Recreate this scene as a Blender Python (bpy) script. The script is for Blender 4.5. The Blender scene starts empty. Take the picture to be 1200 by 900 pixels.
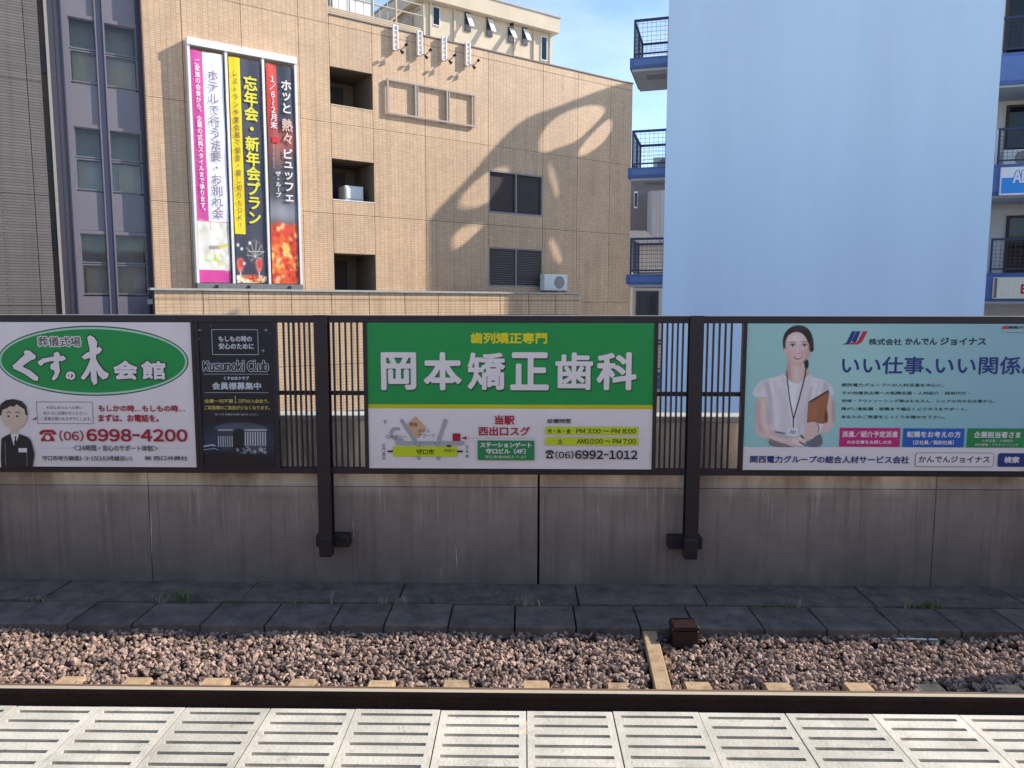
import bpy, bmesh, math, random
import numpy as np
from mathutils import Vector, Matrix

random.seed(7); rng = np.random.default_rng(7)
SC = bpy.context.scene
COL = SC.collection

# ------------------------------------------------------------------ camera
FPX, CX, CY, HCAM = 880.0, 600.0, 450.0, 1.45
PITCH, YAW, ROLL = math.atan(95/FPX), math.atan(13/FPX), math.radians(.086)
FWD = np.array([-math.sin(YAW)*math.cos(PITCH), math.cos(YAW)*math.cos(PITCH), -math.sin(PITCH)])
RGT = np.array([math.cos(YAW), math.sin(YAW), 0.0]); UPV = np.cross(RGT, FWD)
_c, _s = math.cos(ROLL), math.sin(ROLL)
RGT, UPV = RGT*_c+UPV*_s, UPV*_c-RGT*_s
cam = bpy.data.cameras.new('camera'); camo = bpy.data.objects.new('camera', cam); COL.objects.link(camo)
cam.sensor_width = 36; cam.lens = FPX/1200*36; cam.clip_start = .05; cam.clip_end = 2000
m = Matrix.Identity(4)
for i in range(3):
    m[i][0], m[i][1], m[i][2] = RGT[i], UPV[i], -FWD[i]
m[2][3] = HCAM
camo.matrix_world = m
SC.camera = camo

# ------------------------------------------------------------------ light
SUN = Vector((.818, .182, .543)).normalized()
SEL = math.asin(SUN.z); SAZ = math.atan2(SUN.x, SUN.y)
w = bpy.data.worlds.new('World'); SC.world = w; w.use_nodes = True
nt = w.node_tree; nt.nodes.clear()
wo = nt.nodes.new('ShaderNodeOutputWorld'); bg = nt.nodes.new('ShaderNodeBackground')
sky = nt.nodes.new('ShaderNodeTexSky'); sky.sky_type = 'NISHITA'; sky.sun_disc = False
sky.sun_elevation = SEL; sky.sun_rotation = SAZ; sky.air_density = .75; sky.dust_density = .05; sky.ozone_density = 1.3
bg.inputs[1].default_value = .13
tc = nt.nodes.new('ShaderNodeTexCoord'); mp = nt.nodes.new('ShaderNodeMapping'); mp.inputs['Scale'].default_value = (1, 1, 2.6)
no = nt.nodes.new('ShaderNodeTexNoise'); no.inputs['Scale'].default_value = 2.3; no.inputs['Detail'].default_value = 7; no.inputs['Roughness'].default_value = .6
cr = nt.nodes.new('ShaderNodeValToRGB'); cr.color_ramp.elements[0].position = .47; cr.color_ramp.elements[1].position = .75
cr.color_ramp.elements[0].color = (0, 0, 0, 1); cr.color_ramp.elements[1].color = (.7, .7, .7, 1)
mx = nt.nodes.new('ShaderNodeMix'); mx.data_type = 'RGBA'; mx.inputs[7].default_value = (3.2, 3.8, 4.6, 1)
nt.links.new(tc.outputs['Generated'], mp.inputs[0]); nt.links.new(mp.outputs[0], no.inputs['Vector'])
nt.links.new(no.outputs['Fac'], cr.inputs[0]); nt.links.new(cr.outputs[0], mx.inputs[0])
nt.links.new(sky.outputs[0], mx.inputs[6]); nt.links.new(mx.outputs[2], bg.inputs[0]); nt.links.new(bg.outputs[0], wo.inputs[0])
sl = bpy.data.lights.new('sun', 'SUN'); sl.energy = 2.9; sl.angle = math.radians(.5); sl.color = (1, .93, .82)
so = bpy.data.objects.new('sun', sl); COL.objects.link(so); so.rotation_euler = SUN.to_track_quat('Z', 'Y').to_euler()
vs = SC.view_settings; vs.view_transform = 'Standard'; vs.look = 'None'; vs.exposure = 1.25; vs.gamma = 1

# ------------------------------------------------------------------ photo geometry helpers
def ray(px, py): return FWD+RGT*(px-CX)/FPX-UPV*(py-CY)/FPX
CAM = np.array([0, 0, HCAM])
def onz(px, py, z):
    d = ray(px, py); return CAM+d*((z-HCAM)/d[2])
def ony(px, py, y):
    d = ray(px, py); return CAM+d*(y/d[1])
class Plane:                      # a vertical wall plane: local x along the wall, local y into the building, z up
    def __init__(s, x, y, deg):
        s.o = np.array([x, y, 0.]); a = math.radians(deg); s.a = a
        s.d = np.array([math.cos(a), math.sin(a), 0.]); s.n = np.array([math.sin(a), -math.cos(a), 0.])
    def at(s, px, py, off=0.):    # off: metres in front of the plane
        D = ray(px, py); o = s.o+s.n*off
        t = np.dot(o-CAM, s.n)/np.dot(D, s.n); P = CAM+D*t
        return float(np.dot(P-s.o, s.d)), float(P[2])
    def world(s, u, off, z): 
        p = s.o+s.d*u+s.n*off; return np.array([p[0], p[1], z])
    def put(s, o, u=0, off=0, z=0):
        p = s.world(u, off, z); o.location = Vector(p); o.rotation_euler = (0, 0, s.a); return o

# ------------------------------------------------------------------ materials
def srgb(r, g, b):
    return tuple(((c/255)/12.92 if c/255 <= .04045 else ((c/255+.055)/1.055)**2.4) for c in (r, g, b))+(1,)
_M = {}
def mat(name, col, rough=.6, metal=0, noise=.0, nscale=8, stretch=(1, 1, 1), bump=0, bscale=60, spec=.5, island=0, objrand=0, grad=None):
    """plain material with soft, object-space colour variation and fine relief"""
    if name in _M: return _M[name]
    m = bpy.data.materials.new(name); m.use_nodes = True; t = m.node_tree; b = t.nodes['Principled BSDF']
    if len(col) == 3: col = tuple(col)+(1,)
    b.inputs['Roughness'].default_value = rough; b.inputs['Metallic'].default_value = metal
    b.inputs['Specular IOR Level'].default_value = spec
    tc = t.nodes.new('ShaderNodeTexCoord'); out = None
    rgb = t.nodes.new('ShaderNodeRGB'); rgb.outputs[0].default_value = col; out = rgb.outputs[0]
    def vary(fac, lo, hi):
        nonlocal out
        mr = t.nodes.new('ShaderNodeMapRange'); mr.inputs[3].default_value = lo; mr.inputs[4].default_value = hi
        t.links.new(fac, mr.inputs[0])
        mm = t.nodes.new('ShaderNodeVectorMath'); mm.operation = 'SCALE'
        t.links.new(out, mm.inputs[0]); t.links.new(mr.outputs[0], mm.inputs['Scale']); out = mm.outputs[0]; return mr
    if noise:
        mp = t.nodes.new('ShaderNodeMapping'); mp.inputs['Scale'].default_value = stretch; gp = t.nodes.new('ShaderNodeNewGeometry'); t.links.new(gp.outputs['Position'], mp.inputs[0])
        n = t.nodes.new('ShaderNodeTexNoise'); n.inputs['Scale'].default_value = nscale; n.inputs['Detail'].default_value = 6; n.inputs['Roughness'].default_value = .65
        t.links.new(mp.outputs[0], n.inputs[0]); mr = vary(n.outputs['Fac'], 1-noise, 1+noise); mr.inputs[1].default_value = .3; mr.inputs[2].default_value = .7
    if island:
        g = t.nodes.new('ShaderNodeNewGeometry'); vary(g.outputs['Random Per Island'], 1-island, 1+island)
    if objrand:
        g = t.nodes.new('ShaderNodeObjectInfo'); vary(g.outputs['Random'], 1-objrand, 1+objrand)
    t.links.new(out, b.inputs['Base Color'])
    if bump:
        n2 = t.nodes.new('ShaderNodeTexNoise'); n2.inputs['Scale'].default_value = bscale; n2.inputs['Detail'].default_value = 4
        t.links.new(tc.outputs['Object'], n2.inputs[0])
        bp = t.nodes.new('ShaderNodeBump'); bp.inputs['Strength'].default_value = bump; bp.inputs['Distance'].default_value = .01
        t.links.new(n2.outputs['Fac'], bp.inputs['Height']); t.links.new(bp.outputs[0], b.inputs['Normal'])
    _M[name] = m; return m

def tile_mat(name, c1, c2, mortar, bw, bh, ms=.006, axis='x', blotch=.12):
    m = bpy.data.materials.new(name); m.use_nodes = True; t = m.node_tree; b = t.nodes['Principled BSDF']; L = t.links.new
    b.inputs['Roughness'].default_value = .55
    tc = t.nodes.new('ShaderNodeTexCoord'); sx = t.nodes.new('ShaderNodeSeparateXYZ'); cb = t.nodes.new('ShaderNodeCombineXYZ')
    L(tc.outputs['Object'], sx.inputs[0]); ad = t.nodes.new('ShaderNodeMath'); ad.operation = 'ADD'
    L(sx.outputs['X'], ad.inputs[0]); L(sx.outputs['Y'], ad.inputs[1]); L(ad.outputs[0], cb.inputs[0]); L(sx.outputs['Z'], cb.inputs[1])
    br = t.nodes.new('ShaderNodeTexBrick'); br.inputs['Scale'].default_value = 1; br.inputs['Brick Width'].default_value = bw; br.inputs['Row Height'].default_value = bh
    br.inputs['Mortar Size'].default_value = ms; br.inputs['Mortar Smooth'].default_value = .2; br.offset = .5 if axis == 'x' else 0; br.squash = 1
    br.inputs['Color1'].default_value = c1+(1,); br.inputs['Color2'].default_value = c2+(1,); br.inputs['Mortar'].default_value = mortar+(1,)
    L(cb.outputs[0], br.inputs['Vector'])
    n = t.nodes.new('ShaderNodeTexNoise'); n.inputs['Scale'].default_value = .7; n.inputs['Detail'].default_value = 8; n.inputs['Roughness'].default_value = .7
    L(tc.outputs['Object'], n.inputs[0]); mr = t.nodes.new('ShaderNodeMapRange'); mr.inputs[1].default_value = .3; mr.inputs[2].default_value = .7
    mr.inputs[3].default_value = 1-blotch; mr.inputs[4].default_value = 1+blotch; L(n.outputs['Fac'], mr.inputs[0])
    oi = t.nodes.new('ShaderNodeObjectInfo'); m2 = t.nodes.new('ShaderNodeMapRange'); m2.inputs[3].default_value = .955; m2.inputs[4].default_value = 1.045; L(oi.outputs['Random'], m2.inputs[0])
    mp3 = t.nodes.new('ShaderNodeMapping'); mp3.inputs['Scale'].default_value = (2.4, 2.4, .1); L(tc.outputs['Object'], mp3.inputs[0])
    n3 = t.nodes.new('ShaderNodeTexNoise'); n3.inputs['Scale'].default_value = 2.2; n3.inputs['Detail'].default_value = 5; L(mp3.outputs[0], n3.inputs[0])
    m3 = t.nodes.new('ShaderNodeMapRange'); m3.inputs[1].default_value = .5; m3.inputs[2].default_value = .75; m3.inputs[3].default_value = 1.0; m3.inputs[4].default_value = .80; L(n3.outputs['Fac'], m3.inputs[0])
    mu0 = t.nodes.new('ShaderNodeMath'); mu0.operation = 'MULTIPLY'; L(mr.outputs[0], mu0.inputs[0]); L(m3.outputs[0], mu0.inputs[1])
    mu = t.nodes.new('ShaderNodeMath'); mu.operation = 'MULTIPLY'; L(mu0.outputs[0], mu.inputs[0]); L(m2.outputs[0], mu.inputs[1])
    vm = t.nodes.new('ShaderNodeVectorMath'); vm.operation = 'SCALE'; L(br.outputs['Color'], vm.inputs[0]); L(mu.outputs[0], vm.inputs['Scale'])
    L(vm.outputs[0], b.inputs['Base Color'])
    bp = t.nodes.new('ShaderNodeBump'); bp.invert = True; bp.inputs['Strength'].default_value = .35; bp.inputs['Distance'].default_value = .01
    L(br.outputs['Fac'], bp.inputs['Height']); L(bp.outputs[0], b.inputs['Normal'])
    return m

def concrete_mat(name, base, streak=.3, pale_span=None, base_dark=None):
    """weathered concrete: vertical run marks, pale patches and runs in the upper strip, darker dirt near the foot"""
    m = bpy.data.materials.new(name); m.use_nodes = True; t = m.node_tree; b = t.nodes['Principled BSDF']; L = t.links.new
    b.inputs['Roughness'].default_value = .85
    tc = t.nodes.new('ShaderNodeTexCoord')
    def nz(scale, st, det=6, ro=.65):
        mp = t.nodes.new('ShaderNodeMapping'); mp.inputs['Scale'].default_value = st; L(tc.outputs['Object'], mp.inputs[0])
        n = t.nodes.new('ShaderNodeTexNoise'); n.inputs['Scale'].default_value = scale; n.inputs['Detail'].default_value = det; n.inputs['Roughness'].default_value = ro
        L(mp.outputs[0], n.inputs[0]); return n.outputs['Fac']
    def rng_(f, a, c, lo, hi):
        r = t.nodes.new('ShaderNodeMapRange'); r.inputs[1].default_value = a; r.inputs[2].default_value = c; r.inputs[3].default_value = lo; r.inputs[4].default_value = hi
        L(f, r.inputs[0]); return r.outputs[0]
    def mul(a, c):
        r = t.nodes.new('ShaderNodeMath'); r.operation = 'MULTIPLY'; L(a, r.inputs[0]); L(c, r.inputs[1]); return r.outputs[0]
    def mixc(f, a, ccol):
        r = t.nodes.new('ShaderNodeMix'); r.data_type = 'RGBA'; L(f, r.inputs[0])
        if isinstance(a, tuple): r.inputs[6].default_value = a
        else: L(a, r.inputs[6])
        r.inputs[7].default_value = ccol; return r.outputs[2]
    f1 = rng_(nz(2.2, (1, 1, 1)), .3, .7, 0, 1)
    colr = mixc(f1, tuple(base)+(1,), tuple(c*.72 for c in base)+(1,))
    f2 = rng_(nz(5, (3.2, 3.2, .12), 5), .5, .8, 0, streak)
    colr = mixc(f2, colr, (base[0]*.4, base[1]*.36, base[2]*.34, 1))
    if pale_span:
        z0, z1 = pale_span; sx = t.nodes.new('ShaderNodeSeparateXYZ'); L(tc.outputs['Object'], sx.inputs[0])
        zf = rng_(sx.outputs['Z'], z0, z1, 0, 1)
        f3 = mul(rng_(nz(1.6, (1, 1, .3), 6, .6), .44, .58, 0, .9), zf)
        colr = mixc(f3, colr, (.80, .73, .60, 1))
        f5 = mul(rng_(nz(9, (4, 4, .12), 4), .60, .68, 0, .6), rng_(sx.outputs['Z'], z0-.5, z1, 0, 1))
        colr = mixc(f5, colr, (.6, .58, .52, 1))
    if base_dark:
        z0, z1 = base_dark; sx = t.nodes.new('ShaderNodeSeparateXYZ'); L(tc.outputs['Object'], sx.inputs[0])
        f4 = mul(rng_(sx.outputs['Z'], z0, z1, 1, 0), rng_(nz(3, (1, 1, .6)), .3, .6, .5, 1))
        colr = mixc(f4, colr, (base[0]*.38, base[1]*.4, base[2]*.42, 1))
    L(colr, b.inputs['Base Color'])
    bp = t.nodes.new('ShaderNodeBump'); bp.inputs['Strength'].default_value = .3; bp.inputs['Distance'].default_value = .008
    L(nz(45, (1, 1, 1)), bp.inputs['Height']); L(bp.outputs[0], b.inputs['Normal'])
    return m

def glass_mat(name, tint=(.5, .58, .65), gl=.25):
    m = bpy.data.materials.new(name); m.use_nodes = True; t = m.node_tree; t.nodes.clear(); L = t.links.new
    o = t.nodes.new('ShaderNodeOutputMaterial'); g = t.nodes.new('ShaderNodeBsdfGlossy'); tr = t.nodes.new('ShaderNodeBsdfTransparent')
    g.inputs['Roughness'].default_value = .04; g.inputs['Color'].default_value = (.55, .57, .56, 1); tr.inputs['Color'].default_value = tint+(1,)
    n = t.nodes.new('ShaderNodeTexNoise'); n.inputs['Scale'].default_value = .9; tc = t.nodes.new('ShaderNodeTexCoord'); L(tc.outputs['Object'], n.inputs[0])
    bp = t.nodes.new('ShaderNodeBump'); bp.inputs['Strength'].default_value = .08; bp.inputs['Distance'].default_value = .05; L(n.outputs['Fac'], bp.inputs['Height']); L(bp.outputs[0], g.inputs['Normal'])
    lw = t.nodes.new('ShaderNodeFresnel'); lw.inputs[0].default_value = 1.5
    ad = t.nodes.new('ShaderNodeMath'); ad.operation = 'ADD'; ad.inputs[1].default_value = gl; L(lw.outputs[0], ad.inputs[0]); ad.use_clamp = True
    mx = t.nodes.new('ShaderNodeMixShader'); L(ad.outputs[0], mx.inputs[0]); L(tr.outputs[0], mx.inputs[1]); L(g.outputs[0], mx.inputs[2]); L(mx.outputs[0], o.inputs[0])
    return m

HT = tile_mat('tan_wall_tile', (.67, .44, .268), (.575, .37, .222), (.41, .275, .17), .152, .066, .009, 'stack')
HTG = tile_mat('grey_wall_tile', (.165, .137, .12), (.14, .116, .102), (.075, .062, .055), 5.0, .076, .012)
POD = tile_mat('podium_tile', (.66, .445, .27), (.60, .405, .242), (.36, .245, .155), .2, .1, .009, 'stack')
M_joint = mat('joint_grey', (.10, .075, .055), .9, noise=.1)  # dark grey backing that shows in the panel joints
M_steel = mat('dark_brown_steel', (.017, .012, .018), .45, noise=.25, nscale=14, bump=.1, bscale=150)
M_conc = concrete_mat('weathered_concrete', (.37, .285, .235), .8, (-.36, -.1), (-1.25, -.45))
M_upc = concrete_mat('paler_upper_concrete', (.46, .37, .30), .7, (-.36, -.16))  # upper course: paler base with pale patches
M_cope = concrete_mat('coping_concrete', (.5, .48, .44), .25)
M_slab = mat('trackside_slab_concrete', (.125, .096, .080), .9, noise=.5, nscale=5, bump=.5, bscale=40, objrand=.12)
M_bed = mat('dark_ballast_dust', (.035, .026, .022), .95, noise=.3, nscale=20, bump=.6)
M_stone = mat('crushed_stone', (.31, .212, .165), .9, noise=.25, nscale=3, spec=.25, island=.6, bump=.4, bscale=90)
M_sleep = mat('dusty_sleeper_concrete', (.45, .30, .17), .85, noise=.22, nscale=18, bump=.4, bscale=70, objrand=.12)
M_rail = mat('rusty_rail_side', (.022, .008, .006), .8, noise=.4, nscale=25, bump=.3, bscale=90)
M_railtop = mat('polished_rail_top', (.62, .52, .38), .35, metal=.25, noise=.15, nscale=4, stretch=(.3, 30, 1))
M_plat = mat('cream_platform_slab', (.53, .47, .37), .7, noise=.22, nscale=5, bump=.25, bscale=80, objrand=.10)
def wear(m, col, lo, hi, scale, amt):
    t = m.node_tree; b = t.nodes['Principled BSDF']; src = b.inputs['Base Color'].links[0].from_socket
    g = t.nodes.new('ShaderNodeNewGeometry'); n = t.nodes.new('ShaderNodeTexNoise'); n.inputs['Scale'].default_value = scale; n.inputs['Detail'].default_value = 9; n.inputs['Roughness'].default_value = .72; n.inputs['Distortion'].default_value = .6
    t.links.new(g.outputs['Position'], n.inputs[0]); r = t.nodes.new('ShaderNodeMapRange'); r.inputs[1].default_value = lo; r.inputs[2].default_value = hi; r.inputs[4].default_value = amt; t.links.new(n.outputs['Fac'], r.inputs[0])
    x = t.nodes.new('ShaderNodeMix'); x.data_type = 'RGBA'; t.links.new(r.outputs[0], x.inputs[0]); t.links.new(src, x.inputs[6]); x.inputs[7].default_value = tuple(col)+(1,); t.links.new(x.outputs[2], b.inputs['Base Color'])
wear(M_plat, (.24, .20, .17), .56, .70, 3.1, .75); wear(M_plat, (.30, .25, .20), .60, .66, 14, .6); wear(M_sleep, (.16, .10, .06), .52, .68, 7, .7); wear(M_slab, (.20, .185, .17), .55, .7, 6, .6); wear(M_stone, (.46, .39, .35), .62, .68, 9, .6)
M_platb = mat('platform_paving', (.45, .41, .35), .8, noise=.15, nscale=4, bump=.2)
M_street = mat('street_paving', (.30, .285, .265), .9, noise=.2, nscale=2)
M_blue = mat('pale_blue_paint', (.57, .70, .84), .75, noise=.06, nscale=.55, stretch=(1, 1, .12), bump=.05, bscale=25)
M_bluetrim = mat('royal_blue_paint', (.06, .10, .29), .5, noise=.12, nscale=3)
M_navy = mat('navy_rail_paint', (.014, .022, .07), .45, noise=.15, nscale=6)
M_soffit = mat('grey_soffit', (.42, .43, .45), .8, noise=.08, nscale=3)
M_lav = mat('lavender_aluminium', (.175, .15, .172), .45, metal=.1, noise=.05, nscale=1.2)
M_nframe = mat('navy_window_frame', (.035, .033, .065), .4, noise=.1)
M_pillar = mat('dark_plum_cladding', (.05, .036, .046), .4, noise=.12, nscale=1)
M_cream = mat('cream_render', (.62, .50, .36), .75, noise=.08, nscale=1.5, bump=.1, bscale=20)
M_tanshade = mat('tan_shade_render', (.46, .34, .23), .8, noise=.1, nscale=1.5)
M_white = mat('white_painted_metal', (.78, .76, .74), .45, noise=.05, nscale=6)
M_offw = mat('off_white_plastic', (.72, .71, .68), .5, noise=.05)
M_darkbrown = mat('dark_brown_louvre', (.062, .045, .045), .6, noise=.12, nscale=3, spec=.2)
M_black = mat('black_metal', (.012, .012, .014), .5, noise=.2)
M_grey = mat('grey_metal', (.22, .21, .21), .45, metal=.4, noise=.12)
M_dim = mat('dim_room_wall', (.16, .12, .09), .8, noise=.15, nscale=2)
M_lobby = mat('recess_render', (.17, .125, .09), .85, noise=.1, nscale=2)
M_curtain = mat('pale_curtain', (.7, .64, .5), .8, noise=.12, nscale=5, stretch=(6, 6, .3))
M_beige = mat('beige_render', (.62, .58, .52), .8, noise=.1, nscale=.8)
M_greyb = mat('slate_grey_cladding', (.16, .15, .165), .7, noise=.12, nscale=.3)
M_greyc = mat('ribbed_grey_cladding', (.42, .41, .42), .7, noise=.2, nscale=.8, stretch=(5, 5, .2))
M_box = mat('rust_red_box_paint', (.022, .007, .007), .45, noise=.35, nscale=12, bump=.2)
M_leaf = mat('weed_green', (.11, .145, .05), .7, noise=.3, nscale=20, island=.4)
M_dry = mat('dry_weed', (.28, .24, .16), .8, noise=.3, nscale=20, island=.3)
M_glass = glass_mat('window_glass', (.86, .85, .84), .0)
M_glassd = glass_mat('dark_window_glass', (.3, .33, .38), .02)

# ------------------------------------------------------------------ mesh helpers
def tag(o, label=None, cat=None, group=None, kind=None):
    if label: o['label'] = label
    if cat: o['category'] = cat
    if group: o['group'] = group
    if kind: o['kind'] = kind
    return o
def thing(name, label, cat, loc=(0, 0, 0), rz=0, group=None):
    o = bpy.data.objects.new(name, None); COL.objects.link(o); o.location = Vector(loc); o.rotation_euler = (0, 0, rz)
    o.empty_display_size = .2
    return tag(o, label, cat, group)
class MB:
    def __init__(s): s.v = []; s.f = []; s.mi = []
    def box(s, x0, x1, y0, y1, z0, z1, mi=0, bev=0):
        x0, x1 = min(x0, x1), max(x0, x1); y0, y1 = min(y0, y1), max(y0, y1); z0, z1 = min(z0, z1), max(z0, z1)
        n = len(s.v)
        s.v += [(x0, y0, z0), (x1, y0, z0), (x1, y1, z0), (x0, y1, z0), (x0, y0, z1), (x1, y0, z1), (x1, y1, z1), (x0, y1, z1)]
        for q in ((0, 3, 2, 1), (4, 5, 6, 7), (0, 1, 5, 4), (1, 2, 6, 5), (2, 3, 7, 6), (3, 0, 4, 7)): s.f.append(tuple(n+i for i in q)); s.mi.append(mi)
        return s
    def bar(s, a, b, w, h=None, mi=0, up=(0, 0, 1)):
        h = h or w; a = Vector(a); b = Vector(b); d = (b-a).normalized(); u = Vector(up)
        if abs(d.dot(u)) > .95: u = Vector((1, 0, 0))
        r = d.cross(u).normalized(); u = r.cross(d); n = len(s.v)
        for p in (a, b):
            for sx, sy in ((-1, -1), (1, -1), (1, 1), (-1, 1)): s.v.append(tuple(p+r*sx*w/2+u*sy*h/2))
        for q in ((0, 3, 2, 1), (4, 5, 6, 7), (0, 1, 5, 4), (1, 2, 6, 5), (2, 3, 7, 6), (3, 0, 4, 7)): s.f.append(tuple(n+i for i in q)); s.mi.append(mi)
        return s
    def tube(s, pts, r, seg=8, mi=0, cap=True):
        pts = [Vector(p) for p in pts]; n0 = len(s.v)
        rs = r if isinstance(r, (list, tuple)) else [r]*len(pts)
        for i, p in enumerate(pts):
            d = (pts[min(i+1, len(pts)-1)]-pts[max(i-1, 0)]).normalized(); u = Vector((0, 0, 1)) if abs(d.z) < .9 else Vector((0, 1, 0))
            a = d.cross(u).normalized(); b = a.cross(d)
            for k in range(seg):
                t = 2*math.pi*k/seg; s.v.append(tuple(p+a*math.cos(t)*rs[i]+b*math.sin(t)*rs[i]))
        for i in range(len(pts)-1):
            for k in range(seg):
                k2 = (k+1) % seg; s.f.append((n0+i*seg+k, n0+i*seg+k2, n0+(i+1)*seg+k2, n0+(i+1)*seg+k)); s.mi.append(mi)
        if cap:
            s.f.append(tuple(n0+k for k in range(seg))); s.mi.append(mi)
            s.f.append(tuple(n0+(len(pts)-1)*seg+k for k in reversed(range(seg)))); s.mi.append(mi)
        return s
    def prism(s, poly, y0, y1, mi=0):      # poly in x,z ; extruded along y
        n = len(s.v); k = len(poly)
        s.v += [(x, y0, z) for x, z in poly]+[(x, y1, z) for x, z in poly]
        s.f.append(tuple(range(n, n+k))); s.mi.append(mi); s.f.append(tuple(reversed(range(n+k, n+2*k)))); s.mi.append(mi)
        for i in range(k):
            j = (i+1) % k; s.f.append((n+i, n+k+i, n+k+j, n+j)); s.mi.append(mi)
        return s
    def quad(s, a, b, c, d, mi=0):
        n = len(s.v); s.v += [tuple(a), tuple(b), tuple(c), tuple(d)]; s.f.append((n, n+1, n+2, n+3)); s.mi.append(mi); return s
    def mesh(s, name, mats):
        me = bpy.data.meshes.new(name); me.from_pydata(s.v, [], s.f)
        for mm in (mats if isinstance(mats, (list, tuple)) else [mats]): me.materials.append(mm)
        if any(s.mi): me.polygons.foreach_set('material_index', s.mi)
        me.update(); return me
    def build(s, name, mats, parent=None, bevel=0, recalc=True):
        me = s.mesh(name, mats)
        if recalc or bevel:
            bm = bmesh.new(); bm.from_mesh(me); bmesh.ops.recalc_face_normals(bm, faces=bm.faces)
            if bevel: bmesh.ops.bevel(bm, geom=[e for e in bm.edges], offset=bevel, segments=1, affect='EDGES', clamp_overlap=True)
            bm.to_mesh(me); bm.free()
        o = bpy.data.objects.new(name, me); COL.objects.link(o)
        if parent: o.parent = parent
        return o
def dup(o, parent=None, loc=None, children=True):
    c = o.copy(); COL.objects.link(c); c.parent = parent if parent is not None else o.parent
    if loc is not None: c.location = Vector(loc)
    if children:
        for ch in list(o.children): dup(ch, c)
    return c
def curve_fill(name, polys, y0, y1, m, parent, yz=False):
    """filled outline with holes, extruded: polys in (x,z)"""
    cu = bpy.data.curves.new(name, 'CURVE'); cu.dimensions = '2D'; cu.fill_mode = 'BOTH'; cu.extrude = abs(y1-y0)/2
    for p in polys:
        sp = cu.splines.new('POLY'); sp.points.add(len(p)-1); sp.use_cyclic_u = True
        for i, (x, z) in enumerate(p): sp.points[i].co = (x, z, 0, 1)
    o = bpy.data.objects.new(name, cu); me0 = o.to_mesh(); me = me0.copy() if False else None
    v = [(a.co.x, a.co.z+(y0+y1)/2, a.co.y) for a in me0.vertices]; f = [tuple(q.vertices) for q in me0.polygons]
    o.to_mesh_clear(); bpy.data.objects.remove(o); bpy.data.curves.remove(cu)
    mb = MB(); mb.v = [((0 if yz else a), b, c) if not yz else (b, a, c) for a, b, c in v]; mb.f = f; mb.mi = [0]*len(f)
    return mb.build(name, m, parent)

# ------------------------------------------------------------------ lettering and flat print
_G = {}
ADV = [None]
def glyphs(body):
    """outline of a string; Latin letters and digits are set one by one from the sans face that also holds the kanji"""
    if body in _G: return _G[body]
    if not any(33 <= ord(c) <= 126 for c in body): return raw_glyphs(body)
    if ADV[0] is None: a = raw_glyphs('回')[0]; b = raw_glyphs('回回')[0]; ADV[0] = float(b[:, 0].max()-a[:, 0].max())
    E = ADV[0]; x = 0.; V = []; F = []; k = 0
    for c in body:
        if c == ' ': x += .3*E; continue
        asc = 33 <= ord(c) <= 126; v, f = raw_glyphs(chr(ord(c)+0xFEE0) if asc else c); v = v.copy()
        if c == '-': v[:, 0] *= .5
        if asc:
            w_ = v[:, 0].max()-v[:, 0].min(); v[:, 0] += x+.05*E-v[:, 0].min(); x += max(w_, .0)+.1*E
        else: v[:, 0] += x; x += E
        V.append(v); F += [tuple(a+k for a in q) for q in f]; k += len(v)
    _G[body] = (np.concatenate(V), F); return _G[body]
def raw_glyphs(body):
    if ('raw', body) in _G: return _G[('raw', body)]
    cu = bpy.data.curves.new('lettering', 'FONT'); cu.body = body; cu.resolution_u = 3
    o = bpy.data.objects.new('lettering', cu); me = o.to_mesh()
    v = np.array([tuple(a.co)[:2] for a in me.vertices]).reshape(-1, 2); f = [tuple(p.vertices) for p in me.polygons]
    o.to_mesh_clear(); bpy.data.objects.remove(o); bpy.data.curves.remove(cu)
    _G[('raw', body)] = (v, f); return v, f
def ink(name, col):
    col = tuple(c*.93 for c in col)
    return mat(name, col, .45, noise=.04, nscale=3)
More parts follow.
